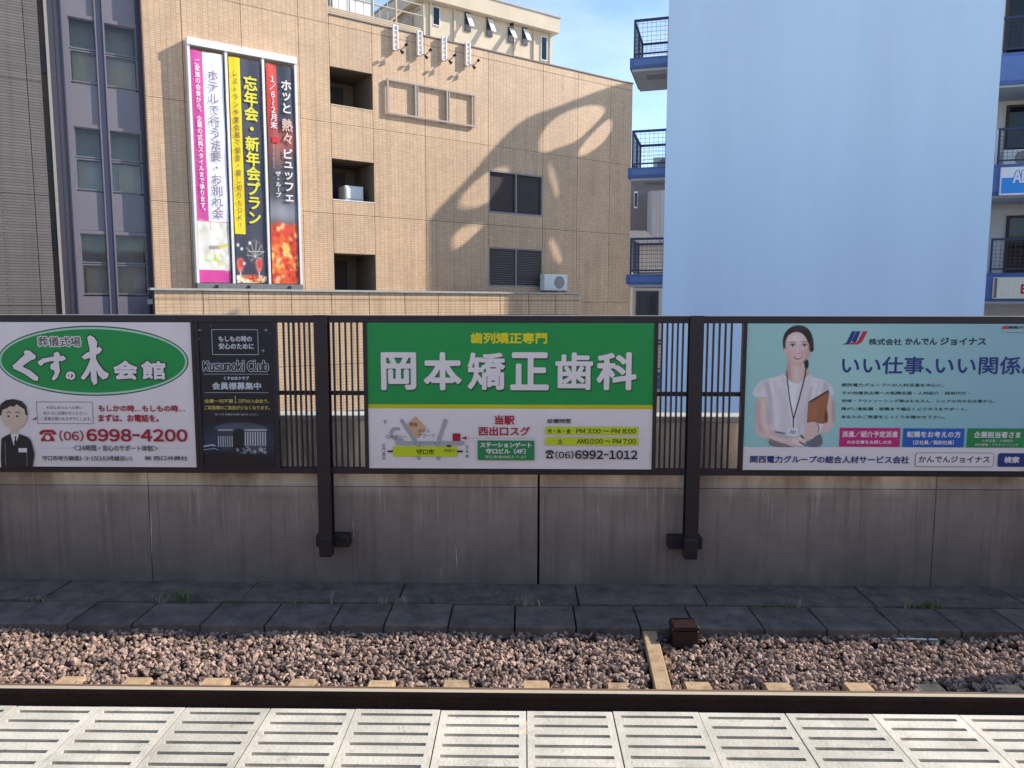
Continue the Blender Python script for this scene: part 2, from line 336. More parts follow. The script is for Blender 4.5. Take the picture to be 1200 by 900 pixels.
class Surface:
    """a flat print surface: maps (x, z) and a layer number to 3-D; layers stack toward the viewer"""
    def __init__(s, parent, y, step): s.p = parent; s.y = y; s.step = step; s.k = 0
    def emit(s, name, V, F, m, jit=None, layer=None):
        s.k += 1; y = s.y-s.step*(s.k if layer is None else layer)
        me = bpy.data.meshes.new(name)
        me.from_pydata([(float(a), y-(0 if jit is None else float(jit[i])), float(b)) for i, (a, b) in enumerate(V)], [], F)
        me.materials.append(m); o = bpy.data.objects.new(name, me); COL.objects.link(o); o.parent = s.p
        return o
    def poly(s, name, pts, m): return s.emit(name, pts, [tuple(range(len(pts)))], m)
    def rect(s, name, x0, x1, z0, z1, m): return s.poly(name, [(x0, z0), (x1, z0), (x1, z1), (x0, z1)], m)
    def ellipse(s, name, cx, cz, rx, rz, m, n=64):
        return s.poly(name, [(cx+rx*math.cos(2*math.pi*i/n), cz+rz*math.sin(2*math.pi*i/n)) for i in range(n)], m)
    def rrect(s, name, x0, x1, z0, z1, r, m):
        pts = []
        for cx, cz, a0 in ((x1-r, z1-r, 0), (x0+r, z1-r, 90), (x0+r, z0+r, 180), (x1-r, z0+r, 270)):
            for k in range(7): a = math.radians(a0+15*k); pts.append((cx+r*math.cos(a), cz+r*math.sin(a)))
        return s.poly(name, pts, m)
    def outline(s, name, x0, x1, z0, z1, t, m):
        V = [(x0, z0), (x1, z0), (x1, z1), (x0, z1), (x0+t, z0+t), (x1-t, z0+t), (x1-t, z1-t), (x0+t, z1-t)]
        return s.emit(name, V, [(0, 1, 5, 4), (1, 2, 6, 5), (2, 3, 7, 6), (3, 0, 4, 7)], m)
    def text(s, body, x0, x1, z0, z1, m, bold=0., n=8, name='lettering', vert=False, skew=0.):
        if vert:
            Vs = []; Fs = []; k = 0; chars = [c for c in body if c != ' ']; h = (z1-z0)/len(body)
            i = 0
            for c in body:
                if c != ' ':
                    v, f = glyphs(c)
                    w0 = v-(v.min(0)+v.max(0))/2
                    if c in 'ー～~-': w0 = np.stack([w0[:, 1], -w0[:, 0]], 1)
                    sc = (x1-x0)/1.0*1.05; sh = h*1.0
                    V = np.stack([(x0+x1)/2+w0[:, 0]*sc, z1-h*(i+.5)+w0[:, 1]*min(sh, sc*1.25)], 1)
                    if c in '、。': V += np.array([(x1-x0)*.3, h*.3])
                    Vs.append(V); Fs += [tuple(a+k for a in q) for q in f]; k += len(V)
                i += 1
            V = np.concatenate(Vs); F = Fs
        else:
            v, F = glyphs(body); lo = v.min(0); hi = v.max(0)
            V = (v-lo)/(hi-lo)*np.array([x1-x0, z1-z0])+np.array([x0, z0])
            if skew: V[:, 0] += (V[:, 1]-z0)*skew
        if bold:
            allV = [V]; allF = list(F); L = len(V); jit = [np.zeros(L)]
            for i in range(n):
                a = 2*math.pi*i/n; allV.append(V+np.array([math.cos(a), math.sin(a)])*bold)
                jit.append(np.full(L, s.step*.075*(i+1))); allF += [tuple(b+L*(i+1) for b in q) for q in F]
            V = np.concatenate(allV); F = allF; jit = np.concatenate(jit)
        else: jit = None
        return s.emit(name, V, F, m, jit)

# ------------------------------------------------------------------ painted print artwork (computed here, for flat posters only)
class Art:
    def __init__(s, W, H, col): s.W, s.H = W, H; s.a = np.ones((H, W, 3))*np.array(col[:3])/255.; s.Y, s.X = np.mgrid[0:H, 0:W]+.5
    def blur(s, m, r):
        r = int(r)
        if r < 1: return m
        for ax in (0, 1):
            for _ in range(2):
                p = np.pad(m, [(r+1, r) if i == ax else (0, 0) for i in (0, 1)], mode='edge'); c = np.cumsum(p, axis=ax)
                m = (np.take(c, range(2*r+1, c.shape[ax]), axis=ax)-np.take(c, range(0, c.shape[ax]-2*r-1), axis=ax))/(2*r+1)
        return m
    def mask(s, pts, soft=1):
        m = np.zeros((s.H, s.W), bool); n = len(pts)
        for i in range(n):
            x0, y0 = pts[i]; x1, y1 = pts[(i+1) % n]
            if y0 == y1: continue
            c = ((y0 <= s.Y) & (s.Y < y1)) | ((y1 <= s.Y) & (s.Y < y0)); xi = x0+(s.Y-y0)*(x1-x0)/(y1-y0); m ^= c & (s.X < xi)
        return s.blur(m.astype(float), soft)
    def smooth(s, pts, it=2):
        for _ in range(it):
            q = []
            for i in range(len(pts)):
                a = np.array(pts[i]); b = np.array(pts[(i+1) % len(pts)]); q += [tuple(a*.75+b*.25), tuple(a*.25+b*.75)]
            pts = q
        return pts
    def put(s, m, col, al=1): s.a = s.a*(1-m[..., None]*al)+np.array(col)/255.*m[..., None]*al
    def poly(s, pts, col, soft=1, al=1, sm=True): s.put(s.mask(s.smooth(pts) if sm else pts, soft), col, al)
    def ell(s, cx, cy, rx, ry, col, soft=1, al=1, rot=0):
        a = math.radians(rot); dx = s.X-cx; dy = s.Y-cy; u = dx*math.cos(a)+dy*math.sin(a); v = -dx*math.sin(a)+dy*math.cos(a)
        s.put(s.blur(((u/rx)**2+(v/ry)**2 < 1).astype(float), soft), col, al)
    def line(s, pts, w, col, soft=1, al=1):
        m = np.zeros((s.H, s.W))
        for (x0, y0), (x1, y1) in zip(pts[:-1], pts[1:]):
            dx, dy = x1-x0, y1-y0; t = np.clip(((s.X-x0)*dx+(s.Y-y0)*dy)/(dx*dx+dy*dy+1e-9), 0, 1)
            d = np.hypot(s.X-x0-t*dx, s.Y-y0-t*dy); m = np.maximum(m, np.clip(w/2-d+.5, 0, 1))
        s.put(s.blur(m, soft-1), col, al)
    def material(s, name):
        im = bpy.data.images.new(name, s.W, s.H); px = np.ones((s.H, s.W, 4), np.float32); px[..., :3] = np.clip(s.a, 0, 1)[::-1]
        im.pixels.foreach_set(px.ravel()); im.pack()
        m = bpy.data.materials.new(name); m.use_nodes = True; t = m.node_tree; b = t.nodes['Principled BSDF']; b.inputs['Roughness'].default_value = .45
        ti = t.nodes.new('ShaderNodeTexImage'); ti.image = im; ti.extension = 'EXTEND'
        t.links.new(ti.outputs[0], b.inputs['Base Color']); return m
def picture(surf, name, corners, m):     # corners bl, br, tr, tl in (x,z)
    o = surf.poly(name, corners, m); uv = o.data.uv_layers.new(name='UVMap')
    for i, c in enumerate(((0, 0), (1, 0), (1, 1), (0, 1))): uv.data[i].uv = c
    return o
# ================================================================== SETTING: street, trackbed, path, platform
g = MB(); g.box(-400, 400, -200, 900, -6.5, -6.0); tag(g.build('street_ground', M_street), kind='structure')
b = MB(); b.box(-30, 30, 2.75, 7.3, -6.0, -1.33); tag(b.build('trackbed', M_bed), kind='structure')

# ballast stones
def stones(name, n, x0, x1, y0, y1, zf, smin, smax, seed, skip=None):
    r = np.random.default_rng(seed)
    t = (1+5**.5)/2
    base = np.array([(-1, t, 0), (1, t, 0), (-1, -t, 0), (1, -t, 0), (0, -1, t), (0, 1, t), (0, -1, -t), (0, 1, -t), (t, 0, -1), (t, 0, 1), (-t, 0, -1), (-t, 0, 1)], float)
    base /= np.linalg.norm(base[0])
    F = np.array([(0, 11, 5), (0, 5, 1), (0, 1, 7), (0, 7, 10), (0, 10, 11), (1, 5, 9), (5, 11, 4), (11, 10, 2), (10, 7, 6), (7, 1, 8), (3, 9, 4), (3, 4, 2), (3, 2, 6), (3, 6, 8), (3, 8, 9), (4, 9, 5), (2, 4, 11), (6, 2, 10), (8, 6, 7), (9, 8, 1)])
    px = r.uniform(x0, x1, n); py = r.uniform(y0, y1, n)
    if skip is not None:
        k = ~skip(px, py); px = px[k]; py = py[k]; n = len(px)
    sz = r.uniform(smin, smax, n)/2*np.where(r.random(n) < .12, 1.3, 1)
    V = base[None]*(1+r.uniform(-.46, .24, (n, 12, 1)))
    V = V*np.stack([r.uniform(.85, 1.35, n), r.uniform(.7, 1.1, n), r.uniform(.55, .9, n)], 1)[:, None, :]
    A = r.normal(size=(n, 3, 3)); Q, _ = np.linalg.qr(A)
    V = np.einsum('nij,nkj->nki', Q, V)*sz[:, None, None]
    pz = zf(px, py)+r.uniform(-.012, .022, n)
    V += np.stack([px, py, pz], 1)[:, None, :]
    me = bpy.data.meshes.new(name); me.vertices.add(n*12); me.vertices.foreach_set('co', V.astype(np.float32).ravel())
    FF = (F[None]+np.arange(n)[:, None, None]*12).reshape(-1, 3)
    me.loops.add(len(FF)*3); me.loops.foreach_set('vertex_index', FF.astype(np.int32).ravel())
    me.polygons.add(len(FF)); me.polygons.foreach_set('loop_start', np.arange(0, len(FF)*3, 3, dtype=np.int32)); me.polygons.foreach_set('loop_total', np.full(len(FF), 3, np.int32))
    me.materials.append(M_stone); me.update(calc_edges=True); me.shade_flat(); o = bpy.data.objects.new(name, me); COL.objects.link(o)
    return o
YR = 4.725                       # rail centre line
SLX = [onz(px, 802, -1.26)[0] for px in (163, 257, 353, 448, 543, 637, 731, 824, 912, 1000)]
sp_ = (SLX[-1]-SLX[0])/(len(SLX)-1)
SLX = [SLX[0]+sp_*i for i in range(-5, 15)]
beam_a = onz(763, 748, -1.24); beam_b = onz(778, 811, -1.24)
def skip(x, y):
    k = np.zeros(len(x), bool)
    for sx in SLX: k |= (abs(x-sx) < .105) & (y < 5.19+.02*np.sin(x*40))
    tt = (y-beam_b[1])/(beam_a[1]-beam_b[1]); bx = beam_b[0]+tt*(beam_a[0]-beam_b[0])
    k |= (abs(x-bx) < .075) & (y > 4.9) & (y < 5.93)
    return k
zf = lambda x, y: -1.29+.012*np.sin(x*2.1+1)*np.cos(y*5)+.012*np.sin(x*5.3+y*3)+.014*np.clip((y-5.7)/.2, 0, 1)
tag(stones('ballast_gravel', 29000, -7.5, 7.5, 4.74, 5.99, zf, .024, .054, 3, skip), kind='stuff', label='pinkish grey crushed stone ballast between rail and concrete path')
tag(stones('ballast_gravel', 9000, -7, 7, 2.9, 4.74, lambda x, y: zf(x, y)-.02, .04, .065, 4), kind='stuff', label='crushed stone ballast between the two rails')

# rails
def rail(y, label):
    p = [(-.0325, 0), (-.036, -.012), (-.034, -.036), (-.010, -.045), (-.008, -.125), (-.060, -.139), (-.063, -.153), (.063, -.153), (.060, -.139), (.008, -.125), (.010, -.045), (.034, -.036), (.036, -.012), (.0325, 0), (.004, .0008)]
    mb = MB(); n = len(p)
    mb.v = [(-15, y+a, -1.1+z) for a, z in p]+[(15, y+a, -1.1+z) for a, z in p]
    for i in range(n):
        j = (i+1) % n; mb.f.append((i, j, n+j, n+i)); mb.mi.append(1 if i == n-1 else (2 if i == n-2 else 0))
    return tag(mb.build('rail', [M_rail, M_railtop, mat('brown_rail_head', (.16, .09, .055), .6, noise=.2, nscale=8)]), label, 'rail')
rail(YR, 'long rusty steel rail with a polished top beside the sunlit ballast')
# sleepers
me_s = MB().box(-.098, .098, 2.72, 5.178, -1.45, -1.262).mesh('railway_sleeper', M_sleep)
bm = bmesh.new(); bm.from_mesh(me_s); bmesh.ops.bevel(bm, geom=list(bm.edges), offset=.012, segments=2, affect='EDGES'); bm.to_mesh(me_s); bm.free()
for i, sx in enumerate(SLX):
    o = bpy.data.objects.new('railway_sleeper', me_s); COL.objects.link(o); o.location = (sx, random.uniform(-.015, .01), random.uniform(-.004, .006)); o.rotation_euler = (0, 0, random.uniform(-.01, .01))
    ordn = ['first', 'second', 'third', 'fourth', 'fifth', 'sixth', 'seventh', 'eighth', 'ninth', 'tenth', 'eleventh', 'twelfth']
    k = i-4
    if 0 <= k < 12: lab = 'dusty concrete sleeper end beyond the rail, %s one counted from the left' % ordn[k]
    else: lab = 'dusty concrete sleeper under the rail, outside the photo, %s beyond the %s edge' % (['nearest', 'second', 'third', 'fourth'][(-k-1) if k < 0 else k-12], 'left' if k < 0 else 'right')
    tag(o, lab, 'sleeper', 'concrete sleepers under the rail')
# cable cover beam crossing the ballast
c = Vector(beam_a); d = Vector(beam_b); dd = (d-c); dd.z = 0; ext = c-dd.normalized()*.12
mb = MB(); mb.bar((ext.x, ext.y, -1.262), (d.x+dd.normalized().x*.25, d.y+dd.normalized().y*.25, -1.262), .115, .07)
tag(mb.build('cable_cover', M_sleep, bevel=.006), 'long narrow concrete cable cover lying across the ballast beside the red box', 'cable cover')

# rust red trackside junction box
bx0, bz = onz(784, 748, -1.27)[0], 0
bx1 = onz(814, 748, -1.27)[0]; by = 5.82
jb = thing('junction_box', 'rust red metal junction box standing on the ballast at the end of the cable cover', 'junction box', ((bx0+bx1)/2, by, -1.29))
hw = (bx1-bx0)/2
MB().box(-hw, hw, -.075, .075, 0, .15).build('body', M_box, jb, bevel=.012)
mb = MB(); mb.prism([(-hw-.012, .152), (hw+.012, .152), (hw-.005, .19), (-hw+.005, .19)], -.088, .085); mb.build('lid', M_box, jb, bevel=.005)
MB().box(-hw-.02, -hw+.02, -.05, .05, .02, .04).build('mounting_foot', M_box, jb); MB().box(hw-.02, hw+.02, -.05, .05, .02, .04).build('mounting_foot', M_box, jb)
mb = MB(); mb.tube([(-hw, -.02, .08), (-hw-.07, -.04, .085), (-hw-.13, -.08, .05), (-hw-.19, -.12, .01)], .016, 8); mb.build('cable', M_black, jb)

# trackside path: base plus two rows of slabs
YW, YM, YF = 6.884, 6.396, 5.922
pb = MB(); pb.box(-18, 18, YF+.03, YW+.1, -1.55, -1.29); path = tag(pb.build('trackside_path', M_bed), kind='structure')
def slab(x0, x1, y0, y1, z, h):
    mb = MB(); mb.box(x0, x1, y0, y1, z-h, z); o = mb.build('paving_slab', M_slab, path, bevel=.005)
    cx, cy = (x0+x1)/2, (y0+y1)/2
    o.data.transform(Matrix.Translation((-cx, -cy, -z))); o.location = (cx, cy, z+random.uniform(-.006, .006)); o.rotation_euler = (random.uniform(-.006, .006), random.uniform(-.006, .006), random.uniform(-.006, .006))
x = -8.2; rr = random.Random(5)
xs = [onz(px, 722, -1.2)[0] for px in (20, 90, 162, 240, 316, 389, 459, 528, 599, 672, 742, 812, 885, 958, 1035, 1105, 1180)]
st = (xs[-1]-xs[0])/16
xs = [q_+rr.uniform(-.035, .035) for q_ in xs]
xs = [xs[0]-st*i for i in range(8, 0, -1)]+xs+[xs[-1]+st*i for i in range(1, 9)]
for a, b_ in zip(xs[:-1], xs[1:]): slab(a+.007, b_-.007, YF+rr.uniform(-.012, .012), YM-.014, -1.2, .14)
xb = [onz(px, 696, -1.2)[0] for px in (-150, 60, 290, 470, 676, 820, 1010, 1180, 1390)]
for a, b_ in zip(xb[:-1], xb[1:]): slab(a+.006, b_-.006, YM+.008, YW-.012, -1.192, .14)

# weeds in the path joint
def tuft(x, y, z, h, n, seed, m, label, spread=.05, lean=.5):
    r = random.Random(seed); mb = MB()
    for i in range(n):
        a = r.uniform(0, 6.28); hh = h*r.uniform(.45, 1); l = lean*r.uniform(.2, 1)*hh; bx, by_ = r.gauss(0, spread), r.gauss(0, spread*.3); wd = r.uniform(.004, .010)
        ca, sa = math.cos(a), math.sin(a)*.6; pts = [(bx+ca*l*t*t, by_+sa*l*t*t, hh*(t-.25*t*t)) for t in (0, .4, .75, 1)]
        n0 = len(mb.v)
        for k, p in enumerate(pts):
            q = wd*(1-k/3.2); mb.v += [(p[0]-q*sa-.3*q, p[1]+q*ca*.5, p[2]), (p[0]+q*sa+.3*q, p[1]-q*ca*.5, p[2])]
        for k in range(3): mb.f.append((n0+2*k, n0+2*k+1, n0+2*k+3, n0+2*k+2)); mb.mi.append(0)
    o = mb.build('weed', m, recalc=False); o.location = (x, y, z); return tag(o, label, 'weed')
for px, h, n, m, lab, spd in ((212, .17, 46, M_leaf, 'bushy green weed tuft growing in the path joint below the black poster', .05),
                         (185, .10, 16, M_dry, 'small dry weed in the path joint left of the bushy green tuft', .03),
                         (40, .07, 22, M_dry, 'small brown weed in the path joint below the cartoon man poster', .05),
                         (262, .05, 22, M_leaf, 'low weed spreading in the path joint right of the bushy green tuft', .07),
                         (350, .06, 24, M_leaf, 'low green weed in the path joint just left of the left fence post', .08),
                         (387, .15, 8, M_dry, 'thin dry stalks standing in the path joint below the left fence post', .015),
                         (449, .11, 8, M_dry, 'sparse pale stalks below the left end of the green sign', .02),
                         (471, .10, 26, M_dry, 'yellowish dry weed below the left half of the green sign', .03),
                         (505, .13, 14, M_leaf, 'slender green weed below the clinic sign map', .015),
                         (615, .12, 28, M_dry, 'dry weed at the foot of the dark wall joint', .05),
                         (905, .06, 34, M_leaf, 'low dark weed strip below the woman on the teal sign', .10),
                         (932, .13, 6, M_dry, 'single dry stalk leaning right of the low dark weed strip', .01),
                         (1058, .17, 7, M_dry, 'tall pale stalk in the path joint below the teal sign', .012),
                         (1084, .12, 40, M_leaf, 'round green weed clump in the path joint right of the tall pale stalk', .05)):
    p = onz(px, 708, -1.2); tuft(p[0], YM-.01, -1.205, h*1.15, int(n*1.5), px, m, lab, spd)

# concrete wall with panels and coping
wall = thing('concrete_wall', 'long weathered grey concrete wall behind the track path under the signs', 'wall', (0, YW, -1.2))
XJ = [-3.533-3.69*2, -3.533-3.69, -3.533, .15, 3.84, 3.84+3.69, 3.84+3.69*2]
MB().box(XJ[0], XJ[-1], YW+.06, YW+.20, -6, .40).build('wall_core', M_bed).parent = wall
wall.location = (0, 0, 0)
for a, b_ in zip(XJ[:-1], XJ[1:]):
    g0, g1 = (.011 if abs(a-.15) < .01 else .0035), (.011 if abs(b_-.15) < .01 else .0035)
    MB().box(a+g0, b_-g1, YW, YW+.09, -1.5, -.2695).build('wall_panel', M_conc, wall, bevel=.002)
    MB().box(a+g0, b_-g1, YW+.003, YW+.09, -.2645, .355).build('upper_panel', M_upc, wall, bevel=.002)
    MB().box(a+.008, b_-.008, YW-.012, YW+.235, .357, .413).build('coping', M_cope, wall, bevel=.006)
# cracked joint with a lime run, and a few pale drips on the panels
for px, ya, yb, w_ in ((176, 593, 652, .010), (413, 605, 632, .005), (534, 640, 668, .006), (516, 664, 678, .004), (893, 572, 592, .004), (250, 568, 577, .008)):
    p0, p1 = ony(px, ya, YW-.001), ony(px+2, yb, YW-.001); n = 7; pts = []
    for k in range(n): t_ = k/(n-1); pts.append((p0[0]+(p1[0]-p0[0])*t_+random.uniform(-.003, .003)+w_*.5*math.sin(math.pi*t_)**.6, p0[2]+(p1[2]-p0[2])*t_))
    for k in reversed(range(n)): t_ = k/(n-1); pts.append((p0[0]+(p1[0]-p0[0])*t_-w_*.5*math.sin(math.pi*t_)**.6+random.uniform(-.002, .002), p0[2]+(p1[2]-p0[2])*t_))
    MB().prism(pts, YW-.0012, YW+.001).build('lime_run', mat('lime_deposit', (.62, .56, .48), .9, noise=.3, nscale=40), wall)
# platform
pf = MB(); pf.box(-40, 40, -14, 2.50, -1.6, -.062); platform = tag(pf.build('platform', M_platb), kind='structure')
YE = 2.545; TX0 = .016; TW = .3065; D_ = .62
def tile_mesh():
    x0, x1 = .002, TW-.002; sl0, sl1 = TW*.085, TW*.915; zt, zb = 0., -.06; n = 10; pitch = .0595; sw = .0165; first = .026
    mb = MB(); ys = [YE]
    for i in range(n):
        a = YE-first-i*pitch; ys += [a, a-sw]
    ys.append(YE-D_+.002)
    for i in range(0, len(ys)-1):
        a, c = ys[i], ys[i+1]
        if i % 2 == 0: mb.box(x0, x1, c, a, zb, zt)
        else:
            mb.box(x0, sl0, c, a, zb, zt); mb.box(sl1, x1, c, a, zb, zt); mb.box(sl0, sl1, c, a, zb, zb+.012, mi=1)
    me = mb.mesh('platform_slab', [M_plat, mat('slot_shade', (.10, .085, .085), .9, noise=.4, nscale=20)]); bm = bmesh.new(); bm.from_mesh(me); bmesh.ops.remove_doubles(bm, verts=bm.verts, dist=1e-5)  # slot floors darkened, the shade inside the slots put into their colour
    seen = {}; kill = []
    for f in bm.faces:
        k = tuple(round(q, 4) for q in f.calc_center_median()); 
        if k in seen: kill += [f, seen[k]]
        seen[k] = f
    bmesh.ops.delete(bm, geom=list(set(kill)), context='FACES'); bmesh.ops.recalc_face_normals(bm, faces=bm.faces); bm.to_mesh(me); bm.free(); return me
tm = tile_mesh()
for i in range(-14, 15):
    o = bpy.data.objects.new('platform_slab', tm); COL.objects.link(o); o.parent = platform
    o.location = (TX0+i*TW+random.uniform(-.0007, .0007), random.uniform(-.001, .001), random.uniform(-.0012, .0012))
pv = MB(); pv.box(-40, 40, -14, YE-D_-.004, -.07, -.003); pv.build('platform_paving', M_platb, platform)
# added unseen building behind the viewer; cream wall bounces warm light into the shade
sb = thing('warm_bounce_building', 'added cream building behind the viewer, unseen, warming the shade', 'building', (0, 0, 0))
M_warm = mat('warm_cream_render', (.72, .56, .42), .8, noise=.08, nscale=1)
MB().box(-45, 45, -13.5, -9.5, -6, 5.2).build('wall', M_warm, sb); MB().box(-45, 45, -13.5, -8.6, 5.21, 5.5).build('roof', M_warm, sb)
for i in range(-5, 6):
    o = MB().box(i*7-1.2, i*7+1.2, -9.5, -9.42, .9, 2.6).build('window', M_nframe, sb); MB().box(i*7-1.1, i*7+1.1, -9.41, -9.39, 1, 2.5).build('pane', M_glassd, o)
# added unseen cabinet off to the right, placed to cast shadow on the ballast
rc_ = thing('shadow_cabinet', 'added grey cabinet beside the rail, unseen on the right, casting shadow on the ballast', 'cabinet', (4.95, 5.35, -1.3))
MB().box(-.3, .3, -.22, .22, .1, 1.18).build('body', M_grey, rc_, bevel=.01); MB().box(-.34, .34, -.26, .26, 1.185, 1.24).build('roof', M_grey, rc_, bevel=.01)
dr = MB().box(-.26, .26, -.235, -.222, .16, 1.12).build('door', M_grey, rc_); MB().box(.18, .21, -.26, -.236, .6, .75).build('handle', M_black, dr)
MB().box(-.34, .34, -.25, .25, -.05, .095).build('plinth', M_sleep, rc_)
# pale conduit lying along the foot of the path
c0, c1 = onz(1016, 744, -1.27), onz(1092, 745, -1.27)
tag(MB().tube([(c0[0], YF-.03, -1.262), ((c0[0]+c1[0])/2, YF-.033, -1.258), (c1[0], YF-.03, -1.264)], .008, 8).build('conduit', M_offw), 'thin pale conduit lying on the gravel along the path edge below the teal sign', 'conduit')

# ================================================================== FENCE
YS = 6.734
def S(px, py, y=YS): p = ony(px, py, y); return float(p[0]), float(p[2])
FT, FB = 1.334, -.106
fence = thing('trackside_fence', 'dark brown steel fence with posts and thin vertical slats standing before the concrete wall', 'fence', (0, 0, 0))
MB().box(-9, 9, YS-.02, YS+.03, FT-.062, FT).build('top_rail', M_steel, fence, bevel=.003)
MB().box(-9, 9, YS-.024, YS+.034, FT+.0005, FT+.007).build('rail_highlight', mat('pale_highlight_strip', (.45, .42, .40), .5, noise=.1), fence)  # pale strip added to paint the sunlit highlight along the top rail
MB().box(-9, 9, YS-.02, YS+.03, FB, FB+.058).build('bottom_rail', M_steel, fence, bevel=.003)
MB().box(-9, 9, YS+.015, YS+.04, S(600, 464)[1], S(600, 459)[1]).build('middle_rail', M_steel, fence)
PX = [S(379, 460)[0], S(813.5, 460)[0]]; pitchx = PX[1]-PX[0]
for k in (-2, -1, 0, 1, 2, 3):
    x = PX[0]+k*pitchx; bo = .04 if k % 2 == 0 else -.035
    mb = MB(); ww = .060; mb.box(x-ww, x+ww, YS-.055, YS-.045, -.75, FT+.006).box(x-.006, x+.006, YS-.045, YS+.045, -.75, FT+.003).box(x-ww, x+ww, YS+.045, YS+.055, -.75, FT+.006)
    post = mb.build('post', M_steel, fence)
    MB().box(x-.155+bo, x+.155+bo, YS+.03, YS+.149, -.815, -.70).build('wall_bracket', M_steel, post, bevel=.006)
    MB().box(x-.062, x+.056, YS-.068, YS+.03, -.88, -.69).build('clamp_plate', M_steel, post, bevel=.01)
    for bx_ in (-.11, .11): MB().tube([(x+bo+bx_, YS+.03, -.757), (x+bo+bx_, YS+.012, -.757)], .014, 6).build('bolt', M_black, post)
slat_m = MB().box(-.007, .007, -.012, .012, FB+.05, FT-.055).mesh('slat', M_steel)
def slats(x0, x1, n):
    for i in range(n):
        o = bpy.data.objects.new('slat', slat_m); COL.objects.link(o); o.parent = fence; o.location = (x0+(x1-x0)*i/(n-1), YS+.002, 0)
L0, L1 = S(334.4, 460)[0], S(364.5, 460)[0]; R0, R1 = S(392.5, 460)[0], S(420, 460)[0]
for k in (-2, -1, 0, 1, 2, 3):
    slats(L0+k*pitchx, L1+k*pitchx, 6); slats(R0+k*pitchx, R1+k*pitchx, 5)

# ------------------------------------------------------------------ signs
I_white = ink('print_white', (.90, .80, .77)); I_black = ink('print_black', (.012, .012, .014)); I_green = ink('print_green', (.0, .31, .065)); I_dgreen = ink('print_dark_green', (.012, .10, .035))
I_pale = ink('print_pale_green', (.5, .72, .55)); I_red = ink('print_crimson', (.42, .005, .035)); I_yel = ink('print_yellow', (.88, .72, .0)); I_lime = ink('print_lime', (.62, .72, .01)); I_grey = ink('print_grey', (.42, .42, .44)); I_dgrey = ink('print_dark_grey', (.08, .08, .09))
I_navyp = ink('print_navy', (.012, .035, .20)); I_blue = ink('print_blue', (.01, .12, .48)); I_pink = ink('print_magenta', (.62, .015, .20)); I_green2 = ink('print_mid_green', (.01, .26, .07)); I_teal = ink('print_teal_black', (.01, .035, .05)); I_orange = ink('print_orange', (.74, .44, .25)); I_night = ink('print_night_blue', (.006, .006, .018)); I_silver = ink('print_silver', (.6, .62, .64)); I_gold = ink('print_gold', (.6, .46, .08)); I_skin = ink('print_skin', (.74, .55, .42)); I_suit = ink('print_suit_black', (.015, .015, .018)); I_hair = ink('print_hair_black', (.03, .018, .015)); I_stripe = ink('print_stripe_yellow', (.62, .58, .0)); I_logored = ink('print_logo_red', (.6, .02, .06)); I_hot = ink('print_bright_red', (.7, .02, .03))

def board(name, label, x0, x1, facem, z0=FB+.058, z1=FT-.062):
    t = thing(name, label, 'sign', (0, 0, 0))
    MB().box(x0, x1, YS-.034, YS-.012, z0, z1).build('board', facem, t)
    e = .034
    MB().box(x0-e, x0, YS-.045, YS+.012, z0-.002, z1+.002).build('side_frame', M_steel, t); MB().box(x1, x1+e, YS-.045, YS+.012, z0-.002, z1+.002).build('side_frame', M_steel, t)
    return t, Surface(t, YS-.0342, .0002)
def tx(s, body, a, b_, m, sc, ox, oy, bold=0, name='lettering', n=8):   # a=(x0,y0) b=(x1,y1) in a zoomed crop
    x0, z1 = S(ox+a[0]/sc, oy+a[1]/sc); x1, z0 = S(ox+b_[0]/sc, oy+b_[1]/sc)
    return s.text(body, x0, x1, z0, z1, m, bold, n, name)
def pt(sc, ox, oy): return lambda x, y: S(ox+x/sc, oy+y/sc)
def rc(s, P, name, x0, y0, x1, y1, m):
    a = P(x0, y0); c = P(x1, y1); return s.rect(name, a[0], c[0], c[1], a[1], m)
def ln(s, P, name, a, b_, w, m):
    a = Vector(P(*a)); b_ = Vector(P(*b_)); d = (b_-a).normalized(); n = Vector((-d.y, d.x))*w/2
    return s.poly(name, [tuple(a-n), tuple(b_-n), tuple(b_+n), tuple(a+n)], m)
def phone_icon(s, P, x0, y0, x1, y1, m):
    f = lambda u, v: P(x0+(x1-x0)*u, y0+(y1-y0)*v)
    s.poly('telephone_symbol', [f(*q) for q in ((0, .42), (.02, .2), (.15, .05), (.3, 0), (.7, 0), (.85, .05), (.98, .2), (1, .42), (.78, .42), (.76, .24), (.24, .24), (.22, .42))][::-1], m)
    s.poly('telephone_symbol', [f(*q) for q in ((.34, .3), (.66, .3), (.68, .42), (.9, .85), (.9, 1), (.1, 1), (.1, .85), (.32, .42))][::-1], m)
    c = f(.5, .68); s.ellipse('telephone_dial', c[0], c[1], abs(f(.6, 0)[0]-f(.45, 0)[0]), abs(f(.6, 0)[0]-f(.45, 0)[0]), I_white, 20)

